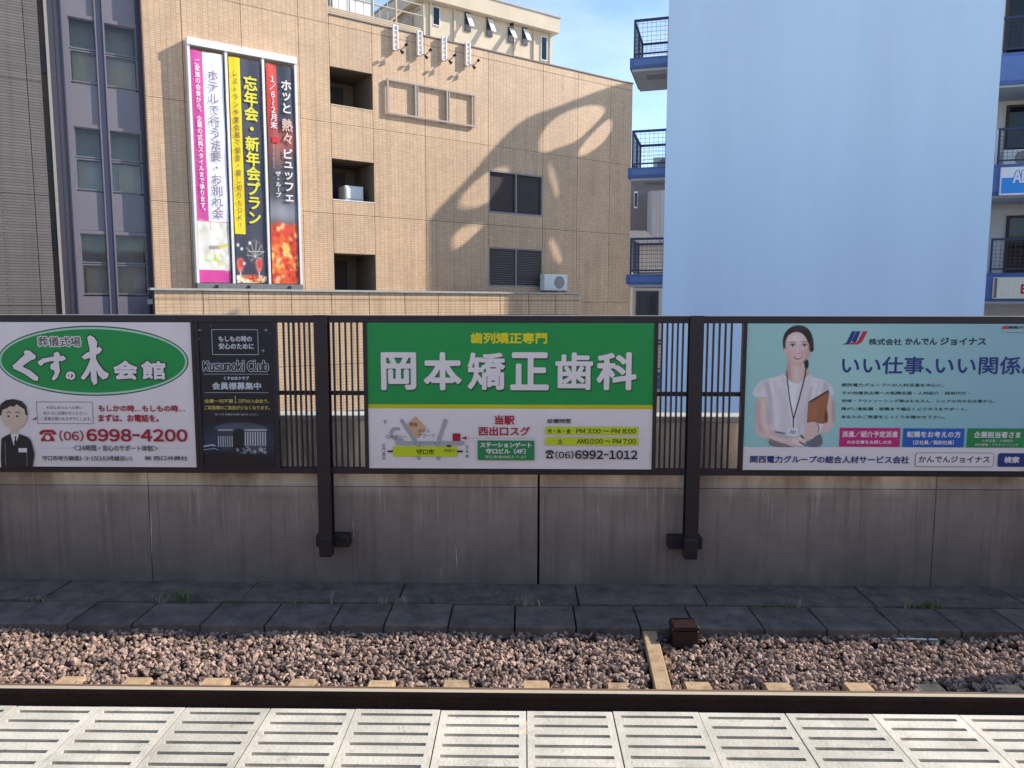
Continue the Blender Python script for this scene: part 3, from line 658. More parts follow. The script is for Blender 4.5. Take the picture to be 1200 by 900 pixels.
# --- left sign: funeral hall
xL = S(-5, 460)[0]; xM = S(233, 462)[0]; xR = S(323, 462)[0]
t, s = board('funeral_hall_sign', 'white funeral hall sign with a green oval and a cartoon man in a black suit', xL, xM, I_white)
P = pt(4.5, 0, 360)
c = P(502, 282); rx = abs(P(1003, 282)[0]-c[0]); rz = abs(P(502, 97)[1]-c[1])
s.ellipse('oval_outline', c[0], c[1], rx, rz, I_dgreen, 96); s.ellipse('oval_ring', c[0], c[1], rx-.012, rz-.012, I_pale, 96); s.ellipse('oval', c[0], c[1], rx-.03, rz-.03, I_green, 96)
T = lambda body, a, b_, m, bold=0, name='lettering', n=8: tx(s, body, a, b_, m, 4.5, 0, 360, bold, name, n)
T('葬儀式場', (212, 155), (438, 205), I_white, .010); T('葬儀式場', (212, 155), (438, 205), I_black, .001)
def blob(s, name, pts, m, bold, n=10):
    V0 = np.array([P(*q) for q in pts][::-1]); k = len(V0); V = [V0]; F = [tuple(range(k))]; jt = [np.zeros(k)]
    for i in range(n if bold else 0):
        a = 2*math.pi*i/n; V.append(V0+np.array([math.cos(a), math.sin(a)])*bold); F.append(tuple(range(k*(i+1), k*(i+2)))); jt.append(np.full(k, s.step*.075*(i+1)))
    return s.emit(name, np.concatenate(V), F, m, np.concatenate(jt))
KU = [[(140, 234), (152, 226), (172, 230), (202, 256), (198, 270), (178, 276), (134, 306), (134, 314), (172, 332), (215, 368), (212, 386), (192, 382), (140, 346), (88, 322), (82, 306), (98, 294), (126, 266), (146, 250)]]
SU = [[(214, 286), (240, 270), (290, 261), (348, 256), (360, 270), (342, 281), (280, 281), (244, 292), (232, 306), (218, 299)], [(298, 242), (316, 234), (328, 246), (322, 290), (328, 335), (314, 368), (296, 384), (288, 376), (302, 350), (302, 300)], [(282, 302), (298, 290), (312, 300), (308, 322), (294, 330), (280, 320)]]
KI = [[(474, 158), (488, 148), (508, 160), (524, 184), (520, 215), (514, 300), (520, 345), (524, 396), (508, 408), (494, 380), (491, 300), (486, 215), (480, 190)], [(444, 262), (470, 240), (500, 230), (536, 208), (550, 222), (536, 240), (505, 254), (480, 266), (458, 272)], [(496, 262), (498, 310), (476, 356), (454, 380), (440, 370), (466, 330), (484, 290)], [(512, 262), (532, 300), (558, 334), (586, 350), (576, 370), (554, 378), (534, 356), (516, 315)]]
for shp in (KU, SU, KI):
    for q in shp: blob(s, 'lettering_stroke', q, I_black, .013)
for shp in (KU, SU, KI):
    for q in shp: blob(s, 'lettering_stroke', q, I_white, .003)
for ch, x0, y0, x1, y1, bw in (('の', 362, 340, 408, 378, .007), ('会', 612, 285, 734, 376, .0095), ('館', 758, 285, 882, 376, .0065)):
    T(ch, (x0, y0), (x1, y1), I_black, bw+.009, n=10); T(ch, (x0, y0), (x1, y1), I_white, bw, n=10)
a = P(205, 495); b_ = P(507, 612); s.outline('speech_box', a[0], b_[0], b_[1], a[1], .004, I_dgrey)
s.poly('speech_pointer', [P(207, 575), P(180, 592), P(207, 588)], I_dgrey)
T('大切なあの人への想い', (256, 518), (448, 535), I_dgrey); T('私たちにお聞かせください。', (243, 546), (474, 565), I_dgrey); T('ご家族の想いをカタチにします。', (230, 574), (496, 595), I_dgrey)
T('もしかの時…もしもの時…', (532, 513), (985, 548), I_red, .002); T('まずは、お電話を。', (532, 562), (848, 601), I_red, .002)
phone_icon(s, P, 222, 642, 310, 702, I_red)
T('(06)', (326, 645), (454, 703), I_red, .002); T('6998-4200', (470, 640), (998, 703), I_red, .005)
T('＜24時間・安心のサポート体制＞', (398, 722), (845, 755), I_dgrey, .001)
ln(s, P, 'rule', (235, 738), (392, 738), .002, I_grey); ln(s, P, 'rule', (855, 738), (1003, 738), .002, I_grey)
T('守口市寺方錦通1-3-15(163号線沿い)', (238, 778), (708, 806), I_dgrey, .001); T('㈱ 西口共葬社', (775, 780), (1000, 803), I_dgrey, .001)
# cartoon man
PP = lambda L_: [P(*q) for q in L_][::-1]
def pl_(name, L_, m): return s.poly(name, PP(L_), m)
c = P(88, 560); s.ellipse('printed_face', c[0], c[1], abs(P(160, 560)[0]-c[0])*.98, abs(P(88, 640)[1]-c[1])*.98, I_skin, 40)
pl_('printed_neck', [(72, 620), (72, 668), (105, 668), (105, 620)], I_skin)
pl_('printed_hair', [(12, 570), (10, 535), (22, 505), (50, 486), (90, 481), (130, 492), (155, 520), (162, 568), (150, 562), (146, 535), (120, 520), (104, 508), (92, 522), (70, 518), (52, 530), (30, 538), (24, 566)], I_hair)
pl_('printed_suit', [(20, 838), (24, 690), (36, 680), (72, 662), (98, 690), (118, 664), (165, 682), (180, 700), (198, 770), (188, 838)], I_suit)
pl_('printed_shirt', [(74, 668), (90, 662), (112, 664), (116, 670), (98, 722), (88, 720)], I_white)
pl_('printed_tie', [(93, 676), (104, 676), (102, 690), (107, 712), (98, 724), (90, 712), (96, 690)], I_suit)
for ex in (62, 108): 
    c = P(ex, 571); s.ellipse('printed_eye', c[0], c[1], .011, .009, I_black, 16)
pl_('printed_eyebrow', [(50, 552), (62, 545), (74, 550), (74, 554), (62, 550), (52, 556)], I_dgrey); pl_('printed_eyebrow', [(98, 550), (110, 545), (124, 552), (122, 556), (110, 550), (98, 554)], I_dgrey)
rc(s, P, 'printed_name_tag', 114, 738, 160, 760, I_white)
ln(s, P, 'printed_sleeve_line', (44, 705), (48, 832), .003, I_grey); ln(s, P, 'printed_sleeve_line', (158, 762), (160, 832), .003, I_grey)
pl_('printed_jacket_gap', [(8, 838), (10, 800), (20, 760), (24, 838)], I_white)

# --- night-blue club poster
t, s = board('club_poster', 'narrow dark night-blue club poster beside the white funeral hall sign', xM+.004, xR, I_night)
P = pt(4.5, 220, 360)
A = Art(360, 245, (8, 8, 16))
for i in range(40): A.put(np.clip(1-np.abs(A.Y-110-0)/130, 0, 1)*.02, (60, 90, 130))
A.ell(200, 60, 130, 36, (70, 90, 110), 12, .45); A.poly([(70, 40), (100, 22), (200, 12), (290, 24), (335, 42), (335, 52), (70, 52)], (95, 105, 115), 3, .6)
A.poly([(85, 50), (160, 48), (160, 165), (92, 160)], (60, 62, 66), 2, .8); A.poly([(218, 46), (325, 48), (325, 175), (218, 172)], (80, 82, 86), 2, .8); A.poly([(160, 46), (218, 46), (218, 170), (160, 165)], (18, 20, 26), 2, .9)
for x in range(92, 160, 11): A.line([(x, 88), (x+1, 140)], 4, (225, 225, 235), 1, .85)
for x in range(222, 322, 12): A.line([(x, 66), (x, 135)], 5, (230, 230, 238), 1, .85)
A.line([(92, 54), (158, 54)], 8, (200, 200, 205), 2, .8); A.line([(222, 54), (322, 54)], 9, (210, 210, 214), 2, .8)
for i in range(30): A.ell(rng.uniform(180, 320), rng.uniform(145, 178), rng.uniform(3, 9), rng.uniform(3, 8), (235, 235, 225), 2, .5)
A.line([(20, 140), (60, 132), (75, 136)], 6, (240, 240, 245), 2, .9); A.line([(5, 160), (70, 150), (90, 158)], 3, (240, 240, 245), 1, .7)
A.poly([(0, 180), (130, 165), (300, 195), (360, 210), (360, 245), (0, 245)], (14, 13, 18), 4, .9)
picture(s, 'printed_photo', [P(70, 835), P(462, 835), P(462, 590), P(70, 590)], A.material('club_building_print'))
T = lambda body, a, b_, m, bold=0, name='lettering', n=8: tx(s, body, a, b_, m, 4.5, 220, 360, bold, name, n)
a = P(133, 116); b_ = P(381, 250); s.outline('text_box', a[0], b_[0], b_[1], a[1], .004, I_silver)
T('もしもの時の', (171, 151), (345, 181), I_silver, .002); T('安心のために', (172, 189), (355, 220), I_silver, .002)
T('Kusunoki Club', (90, 280), (432, 335), I_silver, .009); T('Kusunoki Club', (90, 280), (432, 335), I_night, .0035)
ln(s, P, 'rule', (90, 351), (434, 351), .003, I_silver); ln(s, P, 'rule', (96, 448), (434, 448), .003, I_silver)
T('くすの木クラブ', (198, 363), (330, 382), I_silver, .0015); T('会員様募集中', (138, 394), (393, 432), I_silver, .0022)
T('会費一切不要', (97, 482), (248, 502), I_gold, .001); T('1', (256, 466), (264, 502), I_gold, .002); T('万円の入会金で、', (274, 482), (436, 502), I_gold, .001)
T('ご家族様のご負担が少なくなります。', (97, 516), (440, 538), I_gold, .001)
T('詳しくは お電話でお問い合わせください。', (152, 556), (380, 568), I_silver)
for cx_, cy_, r in ((62, 120, .045), (420, 120, .025), (405, 228, .025), (68, 165, .012), (130, 98, .008), (442, 136, .008)):
    c = P(cx_, cy_)
    s.poly('printed_star', [(c[0]+math.cos(i*math.pi/4+math.pi/2)*(r if i % 2 == 0 else r*.12), c[1]+math.sin(i*math.pi/4+math.pi/2)*(r if i % 2 == 0 else r*.12)) for i in range(8)], I_silver)

# --- green orthodontic clinic sign
xa, xb_ = S(432, 462)[0], S(764.5, 462)[0]
t, s = board('clinic_sign', 'green and white dental clinic sign with big white characters, a small map and opening hours', xa, xb_, I_white)
P = pt(3.3333, 420, 365); zt = FT-.062; zy0 = P(600, 362)[1]; zy1 = P(600, 378)[1]
s.rect('green_field', xa, xb_, zy0, zt, I_green); s.rect('yellow_stripe', xa, xb_, zy1, zy0, I_stripe)
T = lambda body, a, b_, m, bold=0, name='lettering', n=8: tx(s, body, a, b_, m, 3.3333, 420, 365, bold, name, n)
T('歯列矯正専門', (440, 83), (735, 124), I_yel, .0035)
for i, (ch, x0, x1) in enumerate((('岡', 92, 228), ('本', 258, 404), ('矯', 428, 574), ('正', 596, 742), ('歯', 770, 914), ('科', 932, 1082))):
    T(ch, (x0+6, 170), (x1, 308), I_dgreen, .011, n=12)
for i, (ch, x0, x1) in enumerate((('岡', 92, 228), ('本', 258, 404), ('矯', 428, 574), ('正', 596, 742), ('歯', 770, 914), ('科', 932, 1082))):
    T(ch, (x0+3, 163), (x1-4, 301), I_white, .0115 if i not in (2, 4) else .009, n=12)
PL = lambda name, L_, m: s.poly(name, [P(*q) for q in L_][::-1], m)
def road(L_, w, m=I_grey):
    for q, r_ in zip(L_[:-1], L_[1:]): ln(s, P, 'map_road', q, r_, w, m)
    for q in L_: c = P(*q); s.ellipse('map_road', c[0], c[1], w/2, w/2, m, 16)
PL('map_block', [(190, 440), (225, 406), (268, 452), (232, 495)], I_orange)
road([(173, 425), (222, 500), (238, 520), (238, 570)], .036); road([(160, 456), (140, 456), (130, 470), (134, 486), (150, 496), (175, 500)], .03); road([(342, 424), (318, 495), (314, 520), (314, 570)], .036); road([(155, 511), (408, 511)], .036)
rc(s, P, 'map_station', 138, 523, 387, 563, I_lime); ln(s, P, 'map_track', (117, 543), (138, 543), .016, I_black); ln(s, P, 'map_track', (387, 543), (410, 543), .016, I_black)
rc(s, P, 'map_marker', 370, 473, 400, 503, I_red)
for qx in (227, 243, 303, 318): c = P(qx, 511); s.ellipse('map_dot', c[0], c[1], .0055, .0055, I_black, 10)
T('守口市', (230, 534), (298, 555), I_black, .0012); T('西出口', (337, 533), (378, 545), I_black); T('西友', (204, 430), (235, 446), I_black); T('ホテル', (236, 457), (282, 470), I_black); T('アゴーラ', (236, 474), (300, 489), I_black); T('ロータリー', (113, 478), (192, 494), I_black)
rc(s, P, 'map_exit', 348, 519, 364, 526, I_black)
q = P(103, 578); r_ = P(103, 512); s.text('至門真市', q[0]-.016, q[0]+.016, q[1], r_[1], I_black, vert=True); q = P(426, 570); r_ = P(426, 516); s.text('至京橋', q[0]-.014, q[0]+.014, q[1], r_[1], I_black, vert=True)
T('T', (101, 424), (114, 436), I_black, .001)
T('当駅', (534, 404), (609, 438), I_red, .003); T('西出口スグ', (471, 447), (669, 482), I_red, .0025)
ln(s, P, 'map_arrow', (408, 491), (692, 491), .0022, I_red); PL('map_arrow_head', [(404, 491), (424, 484), (424, 498)], I_red)
rc(s, P, 'address_box', 467, 500, 687, 577, I_green2)
T('ステーションゲート', (478, 508), (675, 527), I_white, .002); T('守口ビル〔4F〕', (500, 532), (652, 552), I_white, .002); T('守口市寺内町2-7-27', (495, 558), (655, 571), I_white)
T('診療時間', (738, 416), (827, 434), I_black, .001)
rc(s, P, 'hours_bar', 730, 447, 1090, 478, I_lime); rc(s, P, 'hours_bar', 730, 488, 1090, 519, I_lime)
T('月・水・金', (738, 455), (828, 473), I_black, .0012); T('PM 3:00 ～ PM 8:00', (850, 455), (1080, 473), I_black, .0012); T('土', (777, 495), (797, 512), I_black, .0012); T('AM10:00 ～ PM 7:00', (852, 494), (1080, 513), I_black, .0012)
phone_icon(s, P, 730, 538, 763, 570, I_black); T('(06)', (769, 540), (838, 572), I_black, .0015); T('6992-1012', (846, 539), (1086, 572), I_black, .003)

# --- teal staffing company sign
xa, xb_ = S(871.5, 462)[0], S(1205, 462)[0]
def teal(A_, X_, Y_):
    A_.put(np.clip((X_-985)/170, 0, 1)*.6, (140, 172, 186)); A_.put(np.clip(1-abs(X_-900)/90, 0, 1)*.4, (150, 212, 200)); A_.put(np.clip(1-np.hypot(X_-985, (Y_-440)*.9)/90, 0, 1)*.35, (190, 218, 214)); A_.put(np.clip((Y_-440)/90, 0, 1)*.2, (130, 205, 200))
A = Art(670, 292, (162, 210, 203)); teal(A, 871.5+A.X/670*333.5, 378+A.Y/292*146)
t, s = board('staffing_sign', 'teal staffing company sign with a photo of a smiling woman holding a brown folder', xa, xb_, I_white)
P7 = pt(4.5, 760, 360); P = pt(4.5, 970, 360); zs = P7(515, 731)[1]
picture(s, 'printed_background', [(xa, zs), (xb_, zs), (xb_, FT-.062), (xa, FT-.062)], A.material('teal_gradient_print'))
# the printed woman: painted print, traced in a 619x900 crop (scale 5.627, origin 875,370)
W_, H_ = 619, 862
A2 = Art(W_, H_, (162, 210, 203)); teal(A2, 875+A2.X/5.627, 370+A2.Y/5.627)
sk, sks, skl = (236, 198, 184), (216, 172, 158), (248, 220, 208)
A2.poly([(262, 230), (258, 380), (200, 420), (420, 430), (400, 370), (390, 260)], sks, 4)                       # neck
A2.poly([(282, 250), (284, 395), (300, 470), (330, 480), (372, 420), (376, 270)], sk, 6, .8)
# arms
A2.poly([(60, 520), (130, 530), (140, 640), (150, 740), (235, 800), (330, 830), (320, 862), (230, 862), (110, 810), (55, 770), (48, 680)], sk, 3); A2.line([(135, 600), (138, 700)], 10, sks, 5, .7)
A2.poly([(520, 500), (556, 520), (566, 650), (566, 720), (520, 768), (440, 775), (430, 700), (500, 690), (520, 640)], sk, 3); A2.line([(556, 560), (562, 700)], 12, sks, 6, .6)
A2.poly([(136, 800), (180, 820), (260, 845), (340, 862), (140, 862)], (112, 112, 124), 3); A2.poly([(392, 800), (440, 778), (484, 768), (496, 862), (370, 862)], (112, 112, 124), 3)   # skirt
# blouse
A2.poly([(28, 500), (75, 430), (120, 410), (215, 392), (235, 372), (262, 410), (300, 440), (350, 440), (405, 378), (430, 400), (520, 418), (552, 460), (570, 515), (545, 520), (520, 500), (515, 640), (478, 770), (440, 790), (330, 800), (250, 790), (160, 762), (142, 700), (130, 560), (120, 525), (70, 530), (38, 520)], (238, 226, 224), 2)
A2.poly([(262, 415), (300, 440), (350, 440), (335, 560), (300, 650), (280, 560)], (250, 240, 238), 5, .8)
for L_ in ([(130, 440), (140, 600), (170, 750)], [(180, 430), (190, 640), (220, 770)], [(470, 430), (440, 540), (410, 600)], [(390, 420), (360, 560), (340, 760)], [(240, 420), (262, 640), (290, 780)], [(100, 430), (70, 500)], [(500, 430), (540, 500)]): A2.line(L_, 12, (205, 192, 194), 9, .55)
A2.poly([(232, 372), (258, 430), (290, 470), (268, 470), (222, 430), (212, 395)], (228, 214, 214), 3); A2.poly([(405, 372), (385, 430), (350, 470), (368, 474), (420, 430), (428, 396)], (228, 214, 214), 3)
# fabric folds: soft darker and lighter bands give the print its tonal depth
for L_, c_, w_ in (([(120, 430), (150, 520), (150, 700)], (190, 176, 182), 26), ([(515, 440), (500, 520), (495, 640)], (186, 172, 178), 24), ([(210, 470), (235, 600), (250, 780)], (212, 200, 204), 22), ([(420, 470), (385, 600), (375, 720)], (200, 186, 190), 26), ([(165, 760), (260, 790), (350, 792)], (184, 170, 176), 18), ([(70, 450), (50, 500)], (206, 192, 196), 14), ([(340, 470), (330, 620), (335, 760)], (206, 196, 200), 16)):
    A2.line(L_, w_, c_, 14, .8)
for L_ in ([(160, 440), (185, 600), (200, 740)], [(450, 440), (430, 520)], [(285, 480), (300, 600)]): A2.line(L_, 14, (252, 246, 244), 9, .7)
A2.line([(70, 560), (66, 680), (90, 760)], 20, (196, 150, 138), 14, .7); A2.line([(104, 560), (102, 680), (130, 750)], 18, (250, 224, 212), 12, .7); A2.line([(560, 560), (562, 690)], 16, (192, 146, 134), 10, .7); A2.line([(150, 790), (240, 822), (310, 838)], 14, (250, 222, 210), 9, .7); A2.line([(120, 806), (200, 840), (250, 856)], 14, (190, 144, 132), 9, .7)
A2.line([(270, 330), (276, 400)], 18, (196, 150, 138), 9, .7); A2.line([(318, 330), (322, 420)], 20, (246, 216, 204), 10, .7)
# hair back, face, hair front
A2.poly([(232, 200), (230, 150), (244, 110), (280, 74), (330, 60), (380, 70), (415, 105), (432, 160), (434, 230), (415, 238), (395, 215), (380, 300), (395, 342), (378, 345), (372, 290), (260, 240), (240, 230)], (38, 28, 30), 2)
A2.poly([(240, 200), (236, 235), (250, 250), (262, 230)], sk, 2)
A2.poly([(247, 170), (262, 128), (310, 100), (360, 112), (396, 150), (404, 200), (398, 250), (378, 290), (345, 318), (318, 322), (288, 300), (264, 265), (250, 225)], sk, 2)
A2.ell(300, 150, 42, 26, skl, 14, .7); A2.ell(278, 245, 22, 18, (232, 172, 160), 10, .7); A2.ell(374, 240, 20, 18, (222, 160, 148), 10, .7); A2.ell(395, 250, 14, 50, sks, 10, .6); A2.ell(322, 312, 34, 12, sks, 8, .6)
A2.poly([(246, 190), (248, 150), (262, 122), (300, 98), (345, 100), (385, 140), (402, 190), (410, 160), (400, 105), (350, 74), (300, 76), (258, 100), (238, 150)], (34, 25, 28), 2)
A2.ell(342, 84, 46, 12, (84, 70, 74), 8, .6); A2.line([(256, 130), (280, 100), (310, 84)], 5, (74, 60, 62), 4, .6); A2.line([(404, 120), (420, 160), (424, 205)], 6, (72, 58, 60), 4, .6); A2.line([(408, 210), (424, 222), (434, 214)], 6, (30, 22, 24), 2)
A2.line([(252, 160), (256, 215), (272, 262), (300, 298)], 12, (214, 166, 152), 9, .65); A2.line([(400, 180), (398, 240), (380, 284), (350, 310)], 14, (204, 156, 142), 9, .7); A2.ell(322, 150, 36, 24, (252, 228, 218), 14, .6); A2.ell(334, 215, 8, 26, (252, 226, 216), 6, .6)
for ex in (296, 373):
    A2.ell(ex, 191, 17, 8, (245, 236, 232), 2); A2.ell(ex, 191, 8, 8, (45, 30, 28), 1); A2.line([(ex-19, 190), (ex-8, 182), (ex+8, 182), (ex+19, 190)], 4, (50, 32, 30), 1); A2.ell(ex-2, 188, 2, 2, (255, 255, 255), 0)
A2.line([(272, 174), (292, 168), (318, 174)], 4, (90, 66, 60), 2, .8); A2.line([(352, 172), (374, 166), (394, 172)], 4, (90, 66, 60), 2, .8)
A2.line([(338, 190), (342, 220), (346, 234)], 5, (206, 160, 146), 3, .6); A2.line([(324, 242), (338, 247), (352, 240)], 4, (186, 130, 120), 2, .8)
A2.poly([(296, 262), (330, 268), (366, 256), (356, 276), (330, 286), (308, 278)], (176, 74, 78), 1); A2.poly([(302, 264), (330, 270), (360, 259), (350, 272), (330, 277), (312, 272)], (250, 244, 240), 1)
A2.poly([(378, 290), (398, 284), (402, 320), (394, 346), (376, 336)], (32, 24, 28), 2)
# lanyard and badge
A2.line([(258, 360), (262, 420), (280, 560), (300, 670), (300, 730)], 6, (28, 26, 38), 1); A2.line([(384, 345), (376, 400), (340, 540), (302, 670)], 7, (28, 26, 38), 1); A2.poly([(270, 735), (330, 742), (322, 790), (262, 782)], (240, 236, 240), 1, sm=False); A2.line([(276, 770), (290, 748)], 5, (60, 50, 110), 1); A2.line([(290, 772), (304, 750)], 5, (60, 50, 110), 1); A2.line([(304, 774), (316, 756)], 4, (60, 50, 110), 1)
A2.line([(182, 760), (240, 770)], 7, (60, 46, 44), 2, .9)
# folder
A2.poly([(398, 562), (528, 486), (536, 500), (504, 706), (388, 700)], (176, 104, 66), 1, sm=False); A2.poly([(398, 562), (528, 484), (534, 490), (420, 560)], (40, 30, 30), 1, sm=False); A2.poly([(410, 590), (470, 560), (450, 690), (395, 690)], (196, 124, 84), 12, .5); A2.poly([(504, 640), (520, 600), (530, 690), (502, 706)], (120, 66, 44), 3)
# hands with fingers
A2.poly([(388, 700), (440, 690), (470, 712), (472, 764), (420, 810), (372, 830), (356, 790), (372, 740)], sk, 2)
for i, (x, y) in enumerate(((402, 712), (396, 738), (384, 764), (372, 790))): A2.line([(x+50, y+8), (x+6, y+2), (x-12, y+14)], 18, sk, 1); A2.line([(x+46, y+20), (x, y+16), (x-14, y+24)], 3, sks, 1, .8)
A2.poly([(236, 800), (330, 790), (360, 808), (380, 850), (340, 862), (250, 850)], sk, 2)
for x0, y0, x1, y1 in ((300, 812, 352, 830), (296, 826, 344, 846), (330, 802, 372, 822)): A2.line([(x0, y0), (x1, y1)], 15, skl, 1); A2.line([(x0, y0+9), (x1, y1+9)], 3, sks, 1, .8)
A2.line([(455, 706), (468, 730), (462, 768)], 4, (90, 80, 90), 1); A2.line([(350, 784), (366, 800)], 9, (30, 24, 26), 1); A2.line([(340, 826), (380, 852)], 6, (30, 24, 26), 1)
A2.a = np.stack([A2.blur(A2.a[..., k], 1) for k in range(3)], -1); lum = A2.a.mean(-1, keepdims=True); A2.a = (A2.a*.86+lum*.14)*(1+.05*(A2.blur(rng.random((H_, W_)), 12)-.5)[..., None]*6)
Pw = pt(5.627, 875, 370)
# composite edges: picture occupies its own rectangle, background matched to the sign's teal
picture(s, 'printed_photo', [Pw(0, 862), Pw(619, 862), Pw(619, 52), Pw(0, 52)], None or (lambda A_: (setattr(A_, 'a', A_.a[52:]), setattr(A_, 'H', A_.a.shape[0]), A_.material('woman_print'))[2])(A2))
T = lambda body, a, b_, m, bold=0, name='lettering', n=8: tx(s, body, a, b_, m, 4.5, 970, 360, bold, name, n)
PL = lambda name, L_, m: s.poly(name, [P(*q) for q in L_][::-1], m)
PL('logo_bar', [(92, 180), (118, 126), (140, 126), (112, 186), (100, 196), (68, 196), (90, 186)], I_navyp); PL('logo_bar', [(118, 176), (142, 126), (164, 126), (140, 182), (128, 190)], I_navyp); PL('logo_bar', [(150, 176), (175, 126), (202, 126), (172, 182), (150, 196), (100, 196), (118, 184), (140, 186)], I_logored)
T('株式会社', (209, 165), (378, 198), I_teal, .002); T('かんでん', (400, 163), (563, 196), I_teal, .003); T('ジョイナス', (585, 161), (820, 198), I_teal, .003)
T('いい仕事、', (70, 260), (535, 350), I_navyp, .0035); T('いい関係。', (562, 260), (1045, 352), I_navyp, .0035)
for i, (body, x0, x1) in enumerate((('関西電力グループへの人材派遣を中心に、', 66, 602), ('その他優良企業への転職支援・人材紹介・採用代行・', 68, 735), ('研修・アウトソーシング等はもちろん、シニアの方のお仕事から、', 66, 868), ('障がい者転職・就職まで幅広くビジネスをサポート。', 64, 722), ('あなたのご希望をじっくりお聞かせ下さい。', 63, 605))):
    T(body, (x0, 399+i*41.8), (x1, 418+i*41.8), I_teal, .0006)
rc(s, P, 'pink_box', 55, 632, 368, 733, I_pink); rc(s, P, 'blue_box', 388, 635, 703, 735, I_blue); 
a = P(725, 635); c = P(725, 736); s.rect('green_box', a[0], xb_-.03, c[1], a[1], I_green2)
T('派遣/紹介予定派遣', (68, 650), (357, 682), I_white, .0015); T('のお仕事をお探しの方', (93, 698), (325, 717), I_white, .001); T('転職をお考えの方', (408, 651), (687, 683), I_white, .0015); T('〔正社員/契約社員〕', (440, 698), (650, 721), I_white, .001)
T('企業担当者さま', (760, 652), (1001, 685), I_white, .0015); T('人材派遣・人材紹介', (798, 693), (962, 708), I_white); T('研修開発・アウトソーシング', (762, 714), (990, 729), I_white)
T('いい会社、いい人。', (1000, 1), (1001, 2), I_teal) if False else None
x0, z1 = S(878, 533); x1, z0 = S(1062.5, 542); s.text('関西電力グループの総合人材サービス会社', x0, x1, z0, z1, I_navyp, .0018)
a = P(452, 762); c = P(858, 838); s.rrect('search_box', a[0], c[0], c[1], a[1], .025, I_dgrey); s.rrect('search_box', a[0]+.004, c[0]-.004, c[1]+.004, a[1]-.004, .022, I_white)
T('かんでんジョイナス', (470, 781), (838, 815), I_black, .0018)
a = P(885, 765); c = P(1026, 837); s.rrect('search_button', a[0], c[0], c[1], a[1], .02, I_navyp); T('検索', (918, 784), (992, 816), I_white, .002)
PL('logo_mark', [(900, 112), (915, 98), (935, 98), (935, 114)], I_hot); T('関西電力グループ', (940, 99), (1060, 113), I_black, .001); ln(s, P, 'rule', (925, 133), (1045, 133), .003, I_dgrey)

# blank neighbouring boards outside the photo keep the fence going
for k, lab in ((-1, 'plain white sign panel on the fence further left, outside the photo'), (1, 'plain white sign panel on the fence further right, outside the photo')):
    a = S(432, 462)[0]+k*2*pitchx; t, s = board('blank_sign', lab, a, a+2.55, I_white)
# ================================================================== HOTEL (tan tiled building with banners)
HP = Plane((410-613)/880*26.5, 26.5, 35.8)
def hthing(name, label, cat, group=None): return thing(name, label, cat, HP.o, HP.a, group)
hotel = hthing('tiled_building', 'large tan tiled building with a recessed window strip and square openings, behind the fence', 'building')
def facade(parent, cols, rows, voids, tile, depth=.06, gap=.009, y=0., core=True, name='tile_panel'):
    cm = MB()
    for a, b_ in zip(cols[:-1], cols[1:]):
        for z0, z1 in zip(rows[:-1], rows[1:]):
            segs = [(z0, z1)]
            for (u0, u1, v0, v1) in voids:
                if u0 < (a+b_)/2 < u1:
                    ns = []
                    for s0, s1 in segs:
                        if v1 <= s0 or v0 >= s1: ns.append((s0, s1)); continue
                        if v0 > s0+.02: ns.append((s0, v0))
                        if v1 < s1-.02: ns.append((v1, s1))
                    segs = ns
            for s0, s1 in segs:
                MB().box(a+gap, b_-gap, y, y+depth, s0+gap*.8, s1-gap*.8).build(name, tile, parent)
                if core: cm.box(a, b_, y+depth-.015, y+.3, s0, s1)
    if core: cm.build('wall_core', M_joint, parent)
OPN = [(-.53, 1.02, 8.15, 9.37), (-.53, 1.02, 4.99, 6.35), (-.53, 1.02, 1.2, 3.15)]
WIN = [(5.85, 8.50, 4.975, 6.61), (5.85, 8.50, 2.11, 3.64)]
facade(hotel, [-.53, 1.02, 3.09, 5.85, 8.50, 10.33, 12.17, 13.45], [-1.6, 1.47, 4.50, 7.53, 10.74, 11.03], OPN+WIN, HT)
facade(hotel, [-6.27, -5.18, -3.42, -1.58, -.53], [-1.6, 1.47, 4.50, 7.53, 10.74, 13.9], [], HT)
MB().box(-6.2, 13.4, .35, .6, -6, 11.0).build('inner_wall', M_joint, hotel) if False else None
MB().box(-6.27, -.53, .35, 8, 13.9, 14.1).build('upper_roof', M_soffit, hotel)
mb = MB(); mb.box(-.5, 13.47, -.03, .33, 11.035, 11.08); mb.build('roof_edge', mat('brown_flashing', (.20, .14, .11), .5), hotel)
MB().box(-.5, 13.45, .33, 14, 10.7, 10.95).build('roof_deck', M_soffit, hotel)
MB().box(13.3, 13.44, .33, 14, -6, 10.7).build('side_wall', HT, hotel)
# louvre band above the roof edge
mb = MB()
for i in range(5): mb.bar((-.5, .18+.02*i, 11.11+i*.065), (3.08, .18+.02*i, 11.11+i*.065-.012), .05, .035)
tag(mb.build('roof_louvre', M_cream, hotel), kind='stuff')
# recessed openings
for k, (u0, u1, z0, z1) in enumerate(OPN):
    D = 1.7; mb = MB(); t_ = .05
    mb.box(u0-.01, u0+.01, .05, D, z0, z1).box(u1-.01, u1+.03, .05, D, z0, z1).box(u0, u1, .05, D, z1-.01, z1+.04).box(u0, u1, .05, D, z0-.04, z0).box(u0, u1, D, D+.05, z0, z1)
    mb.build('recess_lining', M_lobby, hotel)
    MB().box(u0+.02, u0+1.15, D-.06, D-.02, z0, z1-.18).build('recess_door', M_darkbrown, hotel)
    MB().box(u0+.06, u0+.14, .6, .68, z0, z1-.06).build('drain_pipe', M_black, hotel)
    MB().box(u0, u1+.0, -.012, .06, z0-.035, z0-.002).build('sill', M_white if k else M_cream, hotel)
